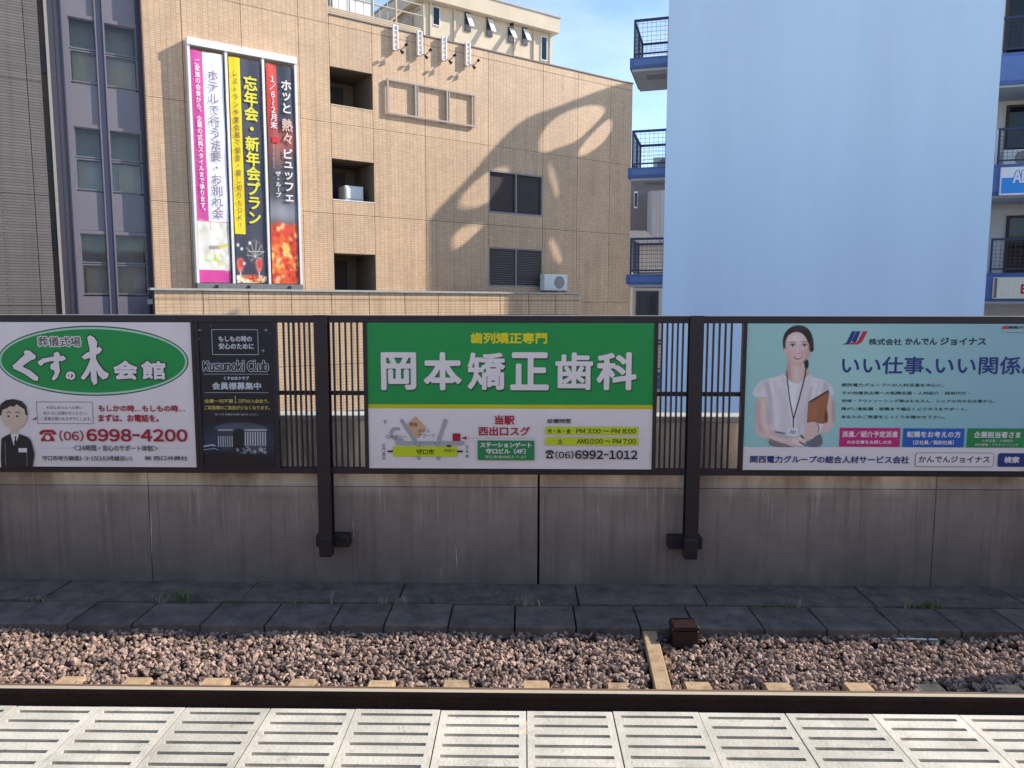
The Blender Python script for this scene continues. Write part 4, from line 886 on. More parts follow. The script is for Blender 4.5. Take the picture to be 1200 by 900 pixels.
# two windows
u0, u1, z0, z1 = WIN[0]
mb = MB(); e = .06; mb.box(u0, u0+e, .0, .14, z0, z1).box(u1-e, u1, .0, .14, z0, z1).box(u0, u1, .001, .139, z0-.002, z0+e).box(u0, u1, .001, .139, z1-e, z1+.002).box((u0+u1)/2-.03, (u0+u1)/2+.03, .002, .138, z0, z1)
wf = mb.build('window_frame', M_grey, hotel)
MB().box(u0+e, (u0+u1)/2-.03, .10, .12, z0+e, z1-e).build('shutter_panel', M_darkbrown, wf); MB().box((u0+u1)/2+.03, u1-e, .10, .12, z0+e, z1-e).build('shutter_panel', M_darkbrown, wf)
u0, u1, z0, z1 = WIN[1]
mb = MB(); mb.box(u0, u0+.05, .0, .14, z0, z1).box(u1-.05, u1, .0, .14, z0, z1).box(u0, u1, .001, .139, z0-.002, z0+.05).box(u0, u1, .001, .139, z1-.05, z1+.002).box((u0+u1)/2-.03, (u0+u1)/2+.03, .002, .138, z0, z1)
wf = mb.build('window_frame', M_grey, hotel)
mb = MB()
for i in range(17):
    z = z0+.08+i*(z1-z0-.14)/16; 
    for a, b_ in ((u0+.05, (u0+u1)/2-.03), ((u0+u1)/2+.03, u1-.05)): mb.quad((a, .03, z-.03), (b_, .03, z-.03), (b_, .10, z+.03), (a, .10, z+.03)); mb.quad((a, .03, z-.045), (b_, .03, z-.045), (b_, .03, z-.03), (a, .03, z-.03))
tag(mb.build('louvre_blade', mat('grey_brown_blade', (.16, .125, .12), .5), wf), kind='stuff')
MB().box(u0, u1, .15, .2, z0, z1).build('louvre_back', M_black, wf)
# window strip
ug = lambda px, y=150, off=0: HP.at(px, y, off)[0]
RY = .30
a0 = ug(84+0, 150, -RY); 
def us(px60): return HP.at(px60, 60, -RY)[0]
c1a, c1b, c2a, c2b = us(80.5), us(113), us(122), us(160)
zrow = [HP.at(95, y, -RY)[1] for y in (20, 58, 97.5, 147.5)]
H3 = HP.at(95, 20, -RY)[1]-HP.at(98, 147.5, -RY)[1]
ps, pc, pd = zrow[0], zrow[1], zrow[2]
strip = hotel
def pane(u0, u1, z0, z1, k):
    f = MB(); e = .035
    f.box(u0, u0+e, RY-.02, RY+.05, z0, z1).box(u1-e, u1, RY-.02, RY+.05, z0, z1).box(u0, u1, RY-.019, RY+.049, z0+.0, z0+e).box(u0, u1, RY-.019, RY+.049, z1-e, z1)
    fo = f.build('window', M_lav, hotel); MB().box(u0+e, u1-e, RY+.012, RY+.02, z0+e, z1-e).build('pane', M_glass, fo)
for i in range(-1, 4):
    t0 = ps-i*H3; p1, p2 = pc-i*H3, pd-i*H3; t1 = ps-(i+1)*H3
    for (ua, ub) in ((c1a, c1b), (c2a, c2b)):
        pane(ua, ub, p1, t0-.05, 0); pane(ua, ub, p2+.02, p1-.03, 1)
        MB().box(ua, ub, RY-.01, RY+.06, t1+.06, p2-.03).build('spandrel_panel', M_lav, hotel)
        MB().box(ua-.01, ub+.01, RY-.06, RY+.04, t1-.05, t1+.05).build('transom', M_lav, hotel)
    for (ua, ub) in ((c1a, c1b), (c2a, c2b)): MB().box(ua, ub, RY+.32, RY+.34, p2, p1-.06).build('blind', mat('grey_blind', (.72, .70, .72), .8, noise=.15, nscale=3), hotel); MB().box(ua, ub, RY+.5, RY+.52, p1, t0).build('ceiling_drop', mat('neutral_blind', (.45, .45, .46), .8, noise=.1), hotel)
    # rooms behind the glass: curtains and blinds
    rr = random.Random(40+i)
    for (ua, ub) in ((c1a, c1b), (c2a, c2b)):
        wv = ub-ua; q = ua+wv*rr.uniform(0, .3); MB().box(q, q+wv*rr.uniform(.3, .6), RY+.25, RY+.29, p2, p1-.05-rr.uniform(0, .3)).build('curtain', M_curtain, hotel)
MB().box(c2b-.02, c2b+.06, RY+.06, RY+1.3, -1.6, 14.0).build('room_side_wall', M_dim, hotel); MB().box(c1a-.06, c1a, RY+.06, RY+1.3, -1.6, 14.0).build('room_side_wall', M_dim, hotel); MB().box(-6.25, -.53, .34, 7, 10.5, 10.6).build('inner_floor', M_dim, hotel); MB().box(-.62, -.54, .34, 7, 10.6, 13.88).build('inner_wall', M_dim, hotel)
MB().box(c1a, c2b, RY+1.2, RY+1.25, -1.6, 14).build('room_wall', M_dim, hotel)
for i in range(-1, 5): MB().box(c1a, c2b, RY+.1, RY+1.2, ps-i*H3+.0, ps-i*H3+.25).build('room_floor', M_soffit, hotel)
zl, zh = -1.6, 13.9
MB().box(c1b, c2a, RY-.07, RY+.05, zl, zh).build('mullion', M_nframe, hotel); MB().box(c1b-.02, c1b+.015, RY-.09, RY+.06, zl, zh).build('mullion_edge', M_lav, hotel); MB().box(c2a-.02, c2a+.02, RY-.09, RY+.06, zl, zh).build('mullion_edge', M_lav, hotel)
MB().box(c2b, -6.2, RY-.03, RY+.05, zl, zh).build('side_frame', M_nframe, hotel)
MB().box(-6.29, -6.255, -.012, RY, zl, zh).build('corner_trim', mat('brown_trim', (.12, .07, .055), .5), hotel)
uP0, uP1 = ug(66.5), ug(80)  # plum cladding at facade plane (at py 150)
uT = ug(63.0); uG = ug(59.5)
MB().box(uP1-.02, c1a, RY-.12, RY+.05, zl, zh).build('side_frame', M_lav, hotel)
MB().box(uT, uP1-.05, -.02, RY+.02, zl, zh).build('pillar_cladding', M_pillar, hotel); MB().box(uP1-.05, uP1-.015, -.05, RY+.03, zl, zh).build('pillar_edge', M_nframe, hotel)
MB().box(uP1-.2, uP1-.17, -.03, 0, zl, zh).build('pillar_seam', M_nframe, hotel)
MB().box(uG, uT, -.05, .1, zl, zh).build('trim_strip', mat('grey_beige_trim', (.30, .27, .24), .6, noise=.1), hotel)
uW = uG-.14
MB().box(uW, uG, .10, .2, zl, zh).build('groove', M_joint, hotel)
for py in (70, 183, 275):
    zc = HP.at(60, py)[1]; MB().box(uW+.01, uG-.005, .05, .099, zc-.38, zc+.38).build('vent_slot', M_black, hotel)
facade(hotel, [-16, -12.6, uW-.35, uW], [-1.6, 1.35, 4.42, 7.49, 10.55, 13.9], [], HTG, gap=.009)
# podium in front
pod = hotel
facade(hotel, [-6.5+1.342*i for i in range(13)], [-2.2, -.6, 1.0, 1.55, 1.80], [], POD, y=-1.2, gap=.012, name='podium_panel')
MB().box(-6.6, 9.66, -1.27, -.85, 1.803, 1.87).build('podium_coping', M_cope, hotel)
MB().box(-6.5, 9.6, -.9, -.01, 1.4, 1.55).build('podium_roof', M_soffit, hotel)
MB().box(9.5, 9.6, -1.12, -.01, -2.2, 1.80).build('podium_end_wall', POD, hotel)

# penthouse on the roof
ph = hthing('rooftop_penthouse', 'beige penthouse with a deep flat eave and small tilted windows, on the tan building roof', 'penthouse')
MB().box(4.35, 10.70, 2.35, 11, 10.96, 13.24).build('wall', M_cream, ph); MB().box(4.05, 10.92, 2.0, 11.4, 13.245, 13.86).build('eave', M_cream, ph); MB().box(4.0, 10.97, 1.96, 11.45, 13.865, 13.93).build('roof_trim', M_soffit, ph)
MB().box(4.28, 4.345, 3.2, 11, 10.96, 13.24).build('shaded_side_cladding', M_tanshade, ph)  # darker tan here paints the shade on the penthouse side
for px in (505, 533, 603, 626, 645):
    u = HP.at(px, 45, -2.3)[0]; MB().box(u-.04, u+.04, 2.28, 2.345, 10.96, 13.24).build('downpipe', M_cream, ph)
for px, ya, yb in ((548, 16, 36), (573.5, 22, 42), (598.5, 33, 49), (615, 34, 52)):
    u, zt = HP.at(px, ya, -2.33); _, zb_ = HP.at(px, yb, -2.33); w_ = .11
    f = MB(); f.box(u-w_-.03, u+w_+.03, 2.30, 2.345, zb_-.03, zt+.03); fo = f.build('window', M_nframe, ph)
    n = MB(); n.v = []; n.bar((u, 2.29, zt-.02), (u, 1.98, zb_+.08), w_*2, .025, up=(0, -1, 1)); n.build('tilted_sash', M_white, fo)
    MB().box(u-.03, u+.05, 2.18, 2.34, zt+.09, zt+.19).build('vent_cap', M_black, ph)
for px, ya, yb in ((511, 8, 30), (637.5, 43, 71)):
    u, zt = HP.at(px, ya, -2.33); _, zb_ = HP.at(px, yb, -2.33)
    fo = MB().box(u-.17, u+.17, 2.31, 2.345, zb_, zt).build('window', M_white, ph); MB().box(u-.13, u+.13, 2.30, 2.309, zb_+.04, zt-.04).build('pane', M_glassd, fo)

# rooftop railing and equipment
rl = hthing('rooftop_railing', 'pale pipe railing with braces standing on the roof beside the penthouse', 'railing')
y_ = .5
zr = [HP.at(495, 6.5, -y_)[1], HP.at(495, 19, -y_)[1]]
us_ = [HP.at(px, 20, -y_)[0] for px in (388, 410, 437, 464, 496)]
for z in zr: mb = MB().tube([(us_[0]-.2, y_, z), (us_[-1], y_, z)], .025, 6); mb.build('rail', M_cream, rl)
for u in us_[1:]: MB().tube([(u, y_, 10.95), (u, y_, zr[0]+.5 if u == us_[2] else zr[0]+.02)], .04 if u != us_[1] else .03, 8).build('post', M_cream, rl)
MB().tube([(us_[3], y_+.1, 11.3), (us_[4]-.1, y_+.1, zr[0]-.1)], .03, 6).build('brace', M_grey, rl)
MB().tube([(us_[3]-.4, y_+1.2, 11.2), (us_[4]-.3, y_+1.2, zr[0]+.1)], .05, 6).build('brace', M_tanshade, rl)
for u in np.linspace(us_[0], us_[3], 9): MB().tube([(u, y_+.05, 10.95), (u, y_+.05, zr[0])], .012, 5).build('baluster', M_grey, rl)
eq = hthing('rooftop_tank', 'pale blue-white equipment box on the roof beside the taller wall block', 'rooftop equipment')
ua, ub = HP.at(386, 5, -1.6)[0], HP.at(436, 5, -1.6)[0]
MB().box(ua, ub, 1.6, 3.0, 11.25, 12.9).build('housing', mat('pale_teal_metal', (.36, .42, .44), .4, noise=.1), eq); MB().box(ua+.1, ub-.1, 1.56, 1.6, 11.75, 12.3).build('access_panel', M_white, eq)
for q in (ua+.1, ub-.15): MB().box(q, q+.06, 1.7, 2.9, 10.95, 11.25).build('leg', M_black, eq)

# four ladder-like light brackets
for i, (px, lab) in enumerate(((464.5, 'leftmost'), (493, 'second from left'), (521.5, 'third from left'), (549.5, 'rightmost'))):
    u = HP.at(px, 50, .2)[0]; zt, zb_ = 11.14, 10.28
    o = hthing('light_bracket', 'white ladder-like lamp bracket at the tan roof edge, %s of four' % lab, 'lamp bracket', 'lamp brackets along the roof edge')
    mb = MB(); mb.box(u-.10, u-.06, -.17, -.07, zb_, zt).box(u+.06, u+.10, -.17, -.07, zb_, zt)
    for k in range(6): z = zb_+.03+k*(zt-zb_-.06)/5; mb.box(u-.06, u+.06, -.155, -.085, z-.02, z+.02)
    mb.build('frame', M_white, o)
    MB().box(u-.05, u+.05, -.07, .0, zt-.12, zt-.04).build('wall_arm', M_white, o); MB().box(u-.05, u+.05, -.07, .0, zb_+.04, zb_+.12).build('wall_arm', M_white, o)
    MB().tube([(u+.05, -.12, zb_+.06), (u+.16, -.26, zb_+.02), (u+.26, -.4, zb_+.14)], .016, 6).build('lamp_arm', M_grey, o)
    MB().tube([(u+.14, -.24, zb_+.0), (u+.20, -.30, zb_-.09)], [.035, .06], 8).build('lamp_head', M_black, o)
    MB().tube([(u+.23, -.38, zb_+.14), (u+.31, -.44, zb_+.2)], [.035, .06], 8).build('lamp_head', M_black, o)
# empty sign frame
o = hthing('empty_sign_frame', 'empty pale metal sign frame in three bays mounted on the tan tiled wall', 'sign frame')
u0, z1 = HP.at(454, 91, .15); u1, _ = HP.at(558, 108, .15); z0 = HP.at(454.5, 132.5, .15)[1]
e = .065; M_fr = mat('pinkish_grey_metal', (.40, .33, .29), .5, noise=.08)
for a, b_, c, d in ((u0, u1, z1-e, z1), (u0, u1, z0, z0+e)): MB().box(a, b_, -.12, -.04, c, d).build('rail', M_fr, o)
for pxx in (None, 487, 524, 0):
    a = u0 if pxx is None else (u1-e if pxx == 0 else HP.at(pxx, 115, .15)[0]); MB().box(a, a+e, -.118, -.042, z0+e, z1-e).build('upright', M_fr, o)
    if pxx: MB().box(a+e*1.6 if pxx else a, a+e*2.2, -.112, -.048, z0+e, z1-e).build('upright', M_fr, o) if pxx != 0 else None
for a in (u0+.1, u1-.2, (u0+u1)/2):
    MB().box(a, a+.06, -.04, .0, z1-.08, z1-.02).build('wall_fixing', M_grey, o)

# air conditioner outdoor units
def ac_unit(name_lab, u, y, z, w_, h_, d_, frame=HP):
    o = thing('air_conditioner', name_lab, 'air conditioner', frame.o, frame.a)
    MB().box(u, u+w_, y-d_, y, z+.04, z+h_).build('casing', M_offw, o, bevel=.012)
    cx, cz, r = u+w_*.64, z+h_*.54, h_*.36; mb = MB()
    mb.v = [(cx+r*math.cos(a), y-d_-.004, cz+r*math.sin(a)) for a in np.linspace(0, 2*math.pi, 24, endpoint=False)]+[(cx+r*math.cos(a), y-d_-.02, cz+r*math.sin(a)) for a in np.linspace(0, 2*math.pi, 24, endpoint=False)]
    mb.f = [tuple(range(24, 48))]+[(i, (i+1) % 24, 24+(i+1) % 24, 24+i) for i in range(24)]; mb.mi = [0]*25
    mb.build('fan_grille', M_grey, o); MB().box(u+.04, u+.1, y-d_+.02, y-.02, z, z+.04).build('foot', M_black, o); MB().box(u+w_-.1, u+w_-.04, y-d_+.02, y-.02, z, z+.04).build('foot', M_black, o)
    return o
ua, zt = HP.at(638, 321, .45); ub, zb_ = HP.at(665, 341, .45)
ac_unit('white air conditioner with a round fan on the ledge right of the louvred window', ua, -.15, zb_-.03, ub-ua, zt-zb_+.03, .3)
ua, zt = HP.at(404, 217, -.35); ub, zb_ = HP.at(426, 231, -.35)
o = thing('air_conditioner', 'pale metal box unit standing in the middle square wall opening', 'air conditioner', HP.o, HP.a)
MB().box(ua, ub, .35, .95, 5.02, zt).build('casing', M_offw, o, bevel=.015); MB().box(ua+.05, ub-.05, .33, .349, 5.1, zt-.08).build('vent_panel', M_white, o); MB().box(ua+.1, ub-.1, .4, .9, 4.99, 5.02).build('foot', M_black, o)

# ------------------------------------------------------------------ banners
OB = .30
Bz1 = (HP.at(219, 44, OB)[1]+HP.at(346, 66, OB)[1])/2; Bz0 = HP.at(232, 333, OB)[1]; zhd = HP.at(222, 52, OB)[1]
e = .075
uL_, uD1, uD2, uR_ = [HP.at(px, 190, OB)[0] for px in (226.5, 269.5, 312, 349.5)]
bfr = hthing('banner_frame', 'white steel frame holding three tall advertising banners on the tan tiled wall', 'banner frame')
MB().box(uL_-e/2, uR_+e/2, -OB-.03, -.02, zhd, Bz1).build('header', M_white, bfr)
for u in (uL_, uD1, uD2, uR_): MB().box(u-e/2, u+e/2, -OB, -.02, Bz0+.04, zhd-.002).build('upright', M_white, bfr)
MB().box(uL_-e/2, uR_+e/2, -OB-.02, -.02, Bz0-.18, Bz0+.04).build('bottom_tray', M_grey, bfr)
for u in (uL_+.5, uD1+.4, uD2+.6): MB().box(u, u+.08, -OB-.06, -OB-.021, Bz0-.10, Bz0-.02).build('clip', M_black, bfr)
def cloth(parent, u0, u1, z0, z1, y, m, seed):
    r = random.Random(seed); nx, nz_ = 10, 40; V = []; F = []; ph_ = [r.uniform(0, 6) for _ in range(4)]
    for j in range(nz_+1):
        for i in range(nx+1):
            a, b_ = i/nx, j/nz_; dy = .018*math.sin(a*9+ph_[0]+b_*3)*(.3+b_)+.012*math.sin(b_*22+ph_[1]+a*4)
            V.append((u0+(u1-u0)*a, y+dy*.5, z0+(z1-z0)*b_))
    for j in range(nz_):
        for i in range(nx): n = j*(nx+1)+i; F.append((n, n+1, n+nx+2, n+nx+1))
    me = bpy.data.meshes.new('banner_cloth'); me.from_pydata(V, [], F); uv = me.uv_layers.new(name='UVMap')
    for l in me.loops: i = l.vertex_index; uv.data[l.index].uv = ((i % (nx+1))/nx, (i//(nx+1))/nz_)
    me.materials.append(m); o = bpy.data.objects.new('banner_cloth', me); COL.objects.link(o); o.parent = parent; return o
BZ0, BZ1 = Bz0+.06, zhd-.12
def banner(label, ua, ub, art, seed):
    t = hthing('hanging_banner', label, 'banner', 'three tall banners on the tan wall')
    t['group'] = 'tall banners on the tan wall'
    cloth(t, ua, ub, BZ0, BZ1, -OB+.05, art.material('banner_print'), seed)
    return t, Surface(t, -OB+.028, .003)
WB, HB = 150, 900
r2 = np.random.default_rng(11)
# 1 pink and white
A = Art(WB, HB, (246, 240, 246)); A.put((A.X < 55)*(A.Y < 655)*1., (205, 72, 150)); A.put((A.Y >= 655)*1., (232, 224, 212)); A.put((A.Y >= 850)*1., (214, 70, 150))
for i in range(60): A.ell(r2.uniform(0, 150), r2.uniform(665, 850), r2.uniform(8, 24), r2.uniform(8, 24), [(238, 232, 222), (222, 210, 190), (246, 244, 238), (206, 196, 178)][r2.integers(4)], 5, .5)
for i in range(14): A.ell(r2.uniform(35, 120), r2.uniform(790, 830), r2.uniform(5, 14), r2.uniform(4, 10), [(206, 214, 92), (170, 196, 90), (236, 226, 120)][r2.integers(3)], 3, .8)
A.line([(55, 760), (100, 758)], 14, (150, 140, 130), 2, .8); A.line([(100, 756), (140, 748)], 12, (214, 200, 70), 3, .8)
for i in range(22): A.ell(r2.uniform(10, 145), r2.uniform(775, 845), r2.uniform(4, 11), r2.uniform(4, 9), (250, 250, 246), 2, .7)
A.line([(60, 655), (62, 690)], 3, (190, 120, 110), 1, .8); A.line([(0, 657), (150, 657)], 3, (200, 110, 100), 1, .7)
t, s = banner('leftmost tall banner, pink and white with flowers at the foot', uL_+e/2+.02, uD1-e/2-.06, A, 1)
a, w_, h_ = uL_+e/2+.02, (uD1-uL_-e-.08), BZ1-BZ0
B_pink, B_grey = I_white, ink('print_mauve_grey', (.26, .21, .26))
s.text('ご家族の会食から、企業の式典スタイルまで承ります。', a+w_*.11, a+w_*.27, BZ1-h_*.70, BZ1-h_*.035, I_white, .004, vert=True)
s.text('ホテルで行う法要・お別れ会', a+w_*.50, a+w_*.84, BZ1-h_*.715, BZ1-h_*.07, B_grey, .002, vert=True)
# 2 yellow and charcoal
A = Art(WB, HB, (66, 66, 80)); A.put((A.X < 52)*(A.Y < 700)*1., (248, 214, 20))
A.ell(95, 770, 42, 50, (120, 110, 100), 2, .7); A.ell(95, 770, 36, 44, (70, 68, 78), 2, .8)
for q in range(9): A.line([(95, 790), (95+44*math.cos(q*.7), 770+44*math.sin(q*.7))], 3, (220, 214, 200), 1, .7)
A.line([(60, 770), (150, 768)], 3, (230, 226, 214), 1, .8)
for cx_ in (20, 112):
    A.poly([(cx_-20, 800), (cx_+22, 795), (cx_+12, 855), (cx_-10, 860)], (232, 120, 110), 3, .95); A.ell(cx_+4, 820, 12, 18, (200, 50, 46), 4, .8); A.line([(cx_, 855), (cx_, 872)], 4, (220, 220, 224), 1); A.ell(cx_, 874, 26, 8, (214, 216, 224), 2, .8)
for q in ((12, 745), (40, 820), (70, 735), (30, 760)): A.ell(q[0], q[1], 7, 7, (244, 244, 240), 2, .9)
A.poly([(0, 865), (150, 870), (150, 900), (0, 900)], (226, 200, 150), 3); A.poly([(40, 868), (105, 866), (108, 886), (42, 888)], (206, 36, 40), 2)
for i in range(24): A.ell(r2.uniform(0, 150), r2.uniform(870, 900), r2.uniform(4, 12), r2.uniform(3, 8), [(245, 236, 214), (226, 150, 70), (170, 60, 40), (250, 250, 245)][r2.integers(4)], 2, .8)
t, s = banner('middle tall banner, charcoal with a yellow strip and large yellow characters', uD1+e/2+.05, uD2-e/2-.05, A, 2)
a, w_ = uD1+e/2+.05, uD2-uD1-e-.10
s.text('レストランや宴会場で個室・貸し切りもOK！', a+w_*.09, a+w_*.26, BZ1-h_*.755, BZ1-h_*.055, I_dgrey, .001, vert=True)
s.text('忘年会・新年会プラン', a+w_*.44, a+w_*.88, BZ1-h_*.735, BZ1-h_*.07, ink('print_bright_yellow', (.85, .75, .05)), .014, vert=True)
# 3 charcoal with red strip and food
A = Art(WB, HB, (58, 60, 74)); A.put(np.clip((A.Y-250)/250, 0, 1)*.6, (84, 78, 78)); A.put((A.X < 58)*np.clip((430-A.Y)/250, 0, 1), (206, 56, 44)); A.ell(100, 300, 60, 60, (200, 90, 70), 26, .75); A.ell(60, 360, 50, 60, (170, 110, 90), 26, .5)
A.put(A.blur((abs(A.Y-600) < 45)*1., 22)*.7, (170, 168, 176)); A.put(A.blur((A.Y > 650)*1., 8), (214, 84, 40))
for i in range(150):
    c_ = [(226, 60, 34), (244, 150, 60), (250, 200, 90), (206, 44, 30), (240, 110, 50), (252, 226, 160), (170, 40, 26)][r2.integers(7)]
    y_c = r2.uniform(640, 895); A.ell(r2.uniform(0, 150), y_c, r2.uniform(6, 20), r2.uniform(5, 16), c_ if y_c > 690 or r2.random() < .3 else (222, 70, 50), 3, .7, r2.uniform(0, 180))
A.poly([(60, 735), (100, 725), (108, 770), (70, 790)], (250, 214, 100), 5, .8)
for q in range(5): A.ell(r2.uniform(30, 120), r2.uniform(720, 870), 5, 3, (255, 250, 236), 1, .9)
t, s = banner('rightmost tall banner, dark with white characters and orange food at the foot', uD2+e/2+.06, uR_-e/2-.04, A, 3)
a, w_ = uD2+e/2+.06, uR_-uD2-e-.10
s.text('1/6～2月末', a+w_*.10, a+w_*.34, BZ1-h_*.29, BZ1-h_*.05, I_white, .006, vert=True)
s.rect('printed_seal', a+w_*.14, a+w_*.40, BZ1-h_*.352, BZ1-h_*.325, I_hot)
s.text('ザ・ループ', a+w_*.22, a+w_*.42, BZ1-h_*.60, BZ1-h_*.48, I_white, .006, vert=True); s.text('ニューイヤービュッフェ', a+w_*.14, a+w_*.22, BZ1-h_*.47, BZ1-h_*.36, I_white, vert=True)
s.text('ホッと', a+w_*.52, a+w_*.92, BZ1-h_*.215, BZ1-h_*.06, I_white, .010, vert=True); s.text('熱々', a+w_*.52, a+w_*.92, BZ1-h_*.355, BZ1-h_*.235, ink('print_pale_salmon', (.8, .5, .42)), .010, vert=True)
s.text('ビュッフェ', a+w_*.52, a+w_*.92, BZ1-h_*.625, BZ1-h_*.37, I_white, .010, vert=True)

# ================================================================== BLUE BUILDING
BP = Plane((779-613)/880*20.4, 20.4, -15)
bt = lambda name, label, cat, group=None: thing(name, label, cat, BP.o, BP.a, group)
bb = bt('blue_building', 'tall building with a blank pale blue end wall and blue balconies on both sides', 'building')
UA, UB, RT = -.105, 7.565, 10.6
MB().box(UA, UB, 0, 6.0, -6, RT).build('end_wall', M_blue, bb)
def railing(parent, u0, u1, y0, y1, zf, h, sides=('front', 'left'), panel=True):
    """posts, rails and a fine wire mesh round a balcony"""
    mb = MB(); w_ = .045
    top = zf+h
    mb.box(u0, u1, y0, y0+w_, top-.06, top).box(u0, u1, y0+.005, y0+w_-.005, zf+.09, zf+.13)
    if 'left' in sides: mb.box(u0, u0+w_, y0+w_, y1, top-.06, top).box(u0, u0+w_, y0+w_, y1, zf+.09, zf+.13).box(u0, u1, y1-w_, y1, top-.06, top-.001).box(u0, u1, y1-w_, y1, zf+.09, zf+.13)
    for u in (u0, u1-w_): mb.box(u, u+w_, y0-.001, y0+w_+.001, zf, top+.001)
    if 'left' in sides: mb.box(u0, u0+w_, y1-w_, y1, zf, top).box(u0, u0+w_, (y0+y1)/2, (y0+y1)/2+w_, zf, top)
    r = mb.build('railing', M_navy, parent); me_ = MB(); t_ = .0035
    n = max(2, int((u1-u0)/.115))
    for i in range(1, n): u = u0+(u1-u0)*i/n; me_.box(u-t_, u+t_, y0+.015, y0+.025, zf+.1, top-.03); ('left' in sides) and me_.box(u-t_, u+t_, y1-.03, y1-.02, zf+.1, top-.03)
    m_ = int(h/.115)
    for j in range(1, m_): z = zf+.1+(h-.1)*j/m_; me_.box(u0, u1, y0+.016, y0+.024, z-t_, z+t_); ('left' in sides) and me_.box(u0, u1, y1-.029, y1-.021, z-t_, z+t_)
    if 'left' in sides:
        n2 = int((y1-y0)/.115)
        for i in range(1, n2): y = y0+(y1-y0)*i/n2; me_.box(u0+.015, u0+.025, y-t_, y+t_, zf+.1, top-.03)
        for j in range(1, m_): z = zf+.1+(h-.1)*j/m_; me_.box(u0+.016, u0+.024, y0, y1, z-t_, z+t_)
    tag(me_.build('wire_mesh', M_navy, r), kind='stuff'); return r
for zf in (8.0, 5.12, 2.24, -.64):
    sl_ = MB(); sl_.box(-1.14, UA-.002, .40, 2.5, zf-.27, zf); bo = sl_.build('balcony', M_bluetrim, bb)
    MB().box(-1.03, UA-.004, .385, .40, zf-.21, zf-.06).build('fascia_panel', mat('mid_blue_paint', (.085, .15, .36), .5, noise=.1), bo)
    MB().box(-1.08, UA-.004, .46, 2.44, zf-.34, zf-.272).build('soffit', M_soffit, bo); MB().box(-.75, -.25, .9, 1.3, zf-.352, zf-.341).build('soffit_hatch', M_grey, bo)
    r = railing(bb, -1.05, UA-.004, .44, 2.4, zf, 1.0)
# right wing
RYB = 2.6
rw = lambda px, py, off=-RYB: BP.at(px, py, off)
MB().box(UB+.01, 15, RYB+1.6, 8, -6, RT).build('side_wing_wall', M_beige, bb)
for k, (ya, yb, yr) in enumerate(((63, 100, 20), (193, 229, 150), (320, 353, 279), (446, 480, 405))):
    zt = rw(1166, ya)[1]; zb_ = rw(1166, yb)[1]; zr_ = rw(1166, yr)[1]
    o = MB().box(UB+.01, 15, RYB, RYB+1.62, zb_, zt).build('balcony', M_bluetrim, bb)
    MB().box(UB+.35, 15, RYB-.012, RYB, zb_+.09, zt-.09).build('fascia_panel', mat('mid_blue_paint', (.085, .15, .36), .5, noise=.1), o); MB().box(UB+.012, 15, RYB+.05, RYB+1.6, zb_-.06, zb_-.002).build('soffit', M_soffit, o)
    u0 = rw(1172, yr)[0] if k != 2 else rw(1163, yr)[0]
    railing(bb, u0, u0+5, RYB+.04, RYB+1.5, zt, zr_-zt, sides=('front',))
    if k == 1: MB().box(u0+.02, u0+.06, RYB+.3, RYB+.36, zt, zr_).build('railing_stay', M_white, bb)
    # window behind the balcony
    uw = rw(1178, yr, -RYB-1.6)[0]; zw1 = rw(1178, yr-26, -RYB-1.6)[1]
    f = MB(); f.box(uw, uw+.07, RYB+1.54, RYB+1.6, zt, zw1).box(uw+.55, uw+.62, RYB+1.53, RYB+1.6, zt, zw1).box(uw+2.3, uw+2.37, RYB+1.54, RYB+1.6, zt, zw1).box(uw, uw+2.37, RYB+1.545, RYB+1.599, zw1-.07, zw1+.001).box(uw, uw+2.37, RYB+1.545, RYB+1.599, zt, zt+.07)
    fo = f.build('window', M_darkbrown, bb)
    MB().box(uw+.07, uw+.55, RYB+1.56, RYB+1.57, zt+.07, zw1-.07).build('pane', M_glassd, fo); MB().box(uw+.62, uw+2.3, RYB+1.575, RYB+1.585, zt+.07, zw1-.07).build('pane', M_glassd, fo)
    MB().tube([(UB+.12, RYB-.02, zt-.05), (UB+.16, RYB-.03, zt-.25), (UB+.10, RYB-.03, zt-.5), (UB+.1, RYB-.02, zb_-.05)], .018, 6).build('drain_pipe', M_white, bb)
# signs on the right balconies
def wall_sign(label, pa, pb, bg_):
    t = bt('balcony_sign', label, 'sign', 'signs on the blue balconies'); u0, z1 = rw(*pa, -RYB+.12); u1, z0 = rw(*pb, -RYB+.12)
    MB().box(u0, u1+.9, RYB-.10, RYB-.025, z0, z1).build('board', bg_, t, bevel=.008); return t, Surface(t, RYB-.1, .002), u0, u1, z0, z1
t, s, u0, u1, z0, z1 = wall_sign('white and bright blue sign with outlined letters on a blue balcony', (1173.5, 196), (1200, 228), M_white)
s.rect('sign_field', u0+.03, u1+.86, z0+.05, z0+(z1-z0)*.62, ink('print_sky_blue', (.02, .27, .75)))
q0, q1 = rw(1185, 210)[0]+.02, rw(1200, 210)[0]+.02; zz0, zz1 = z0+(z1-z0)*.44, z0+(z1-z0)*.84
s.text('AE', q0, q1+.03, zz0, zz1, ink('print_sky_blue', (.02, .27, .75)), .035); s.text('AE', q0, q1+.03, zz0, zz1, I_white, .012)
t, s, u0, u1, z0, z1 = wall_sign('cream sign board with a brown edge on the lowest blue balcony in view', (1165, 325), (1200, 350), M_curtain)
s.rect('sign_edge', u0+.02, u0+.09, z0+.02, z1-.02, mat('sign_brown', (.2, .13, .08), .5)); q0 = rw(1194, 340)[0]+.02; s.text('E', q0, q0+.14, z0+.14, z1-.2, I_red, .012)
o = ac_unit('grey air conditioner unit on the middle right balcony behind the railing', rw(1178, 180, -3.2)[0], RYB+1.0, rw(1166, 193)[1], .7, .5, .28, BP)
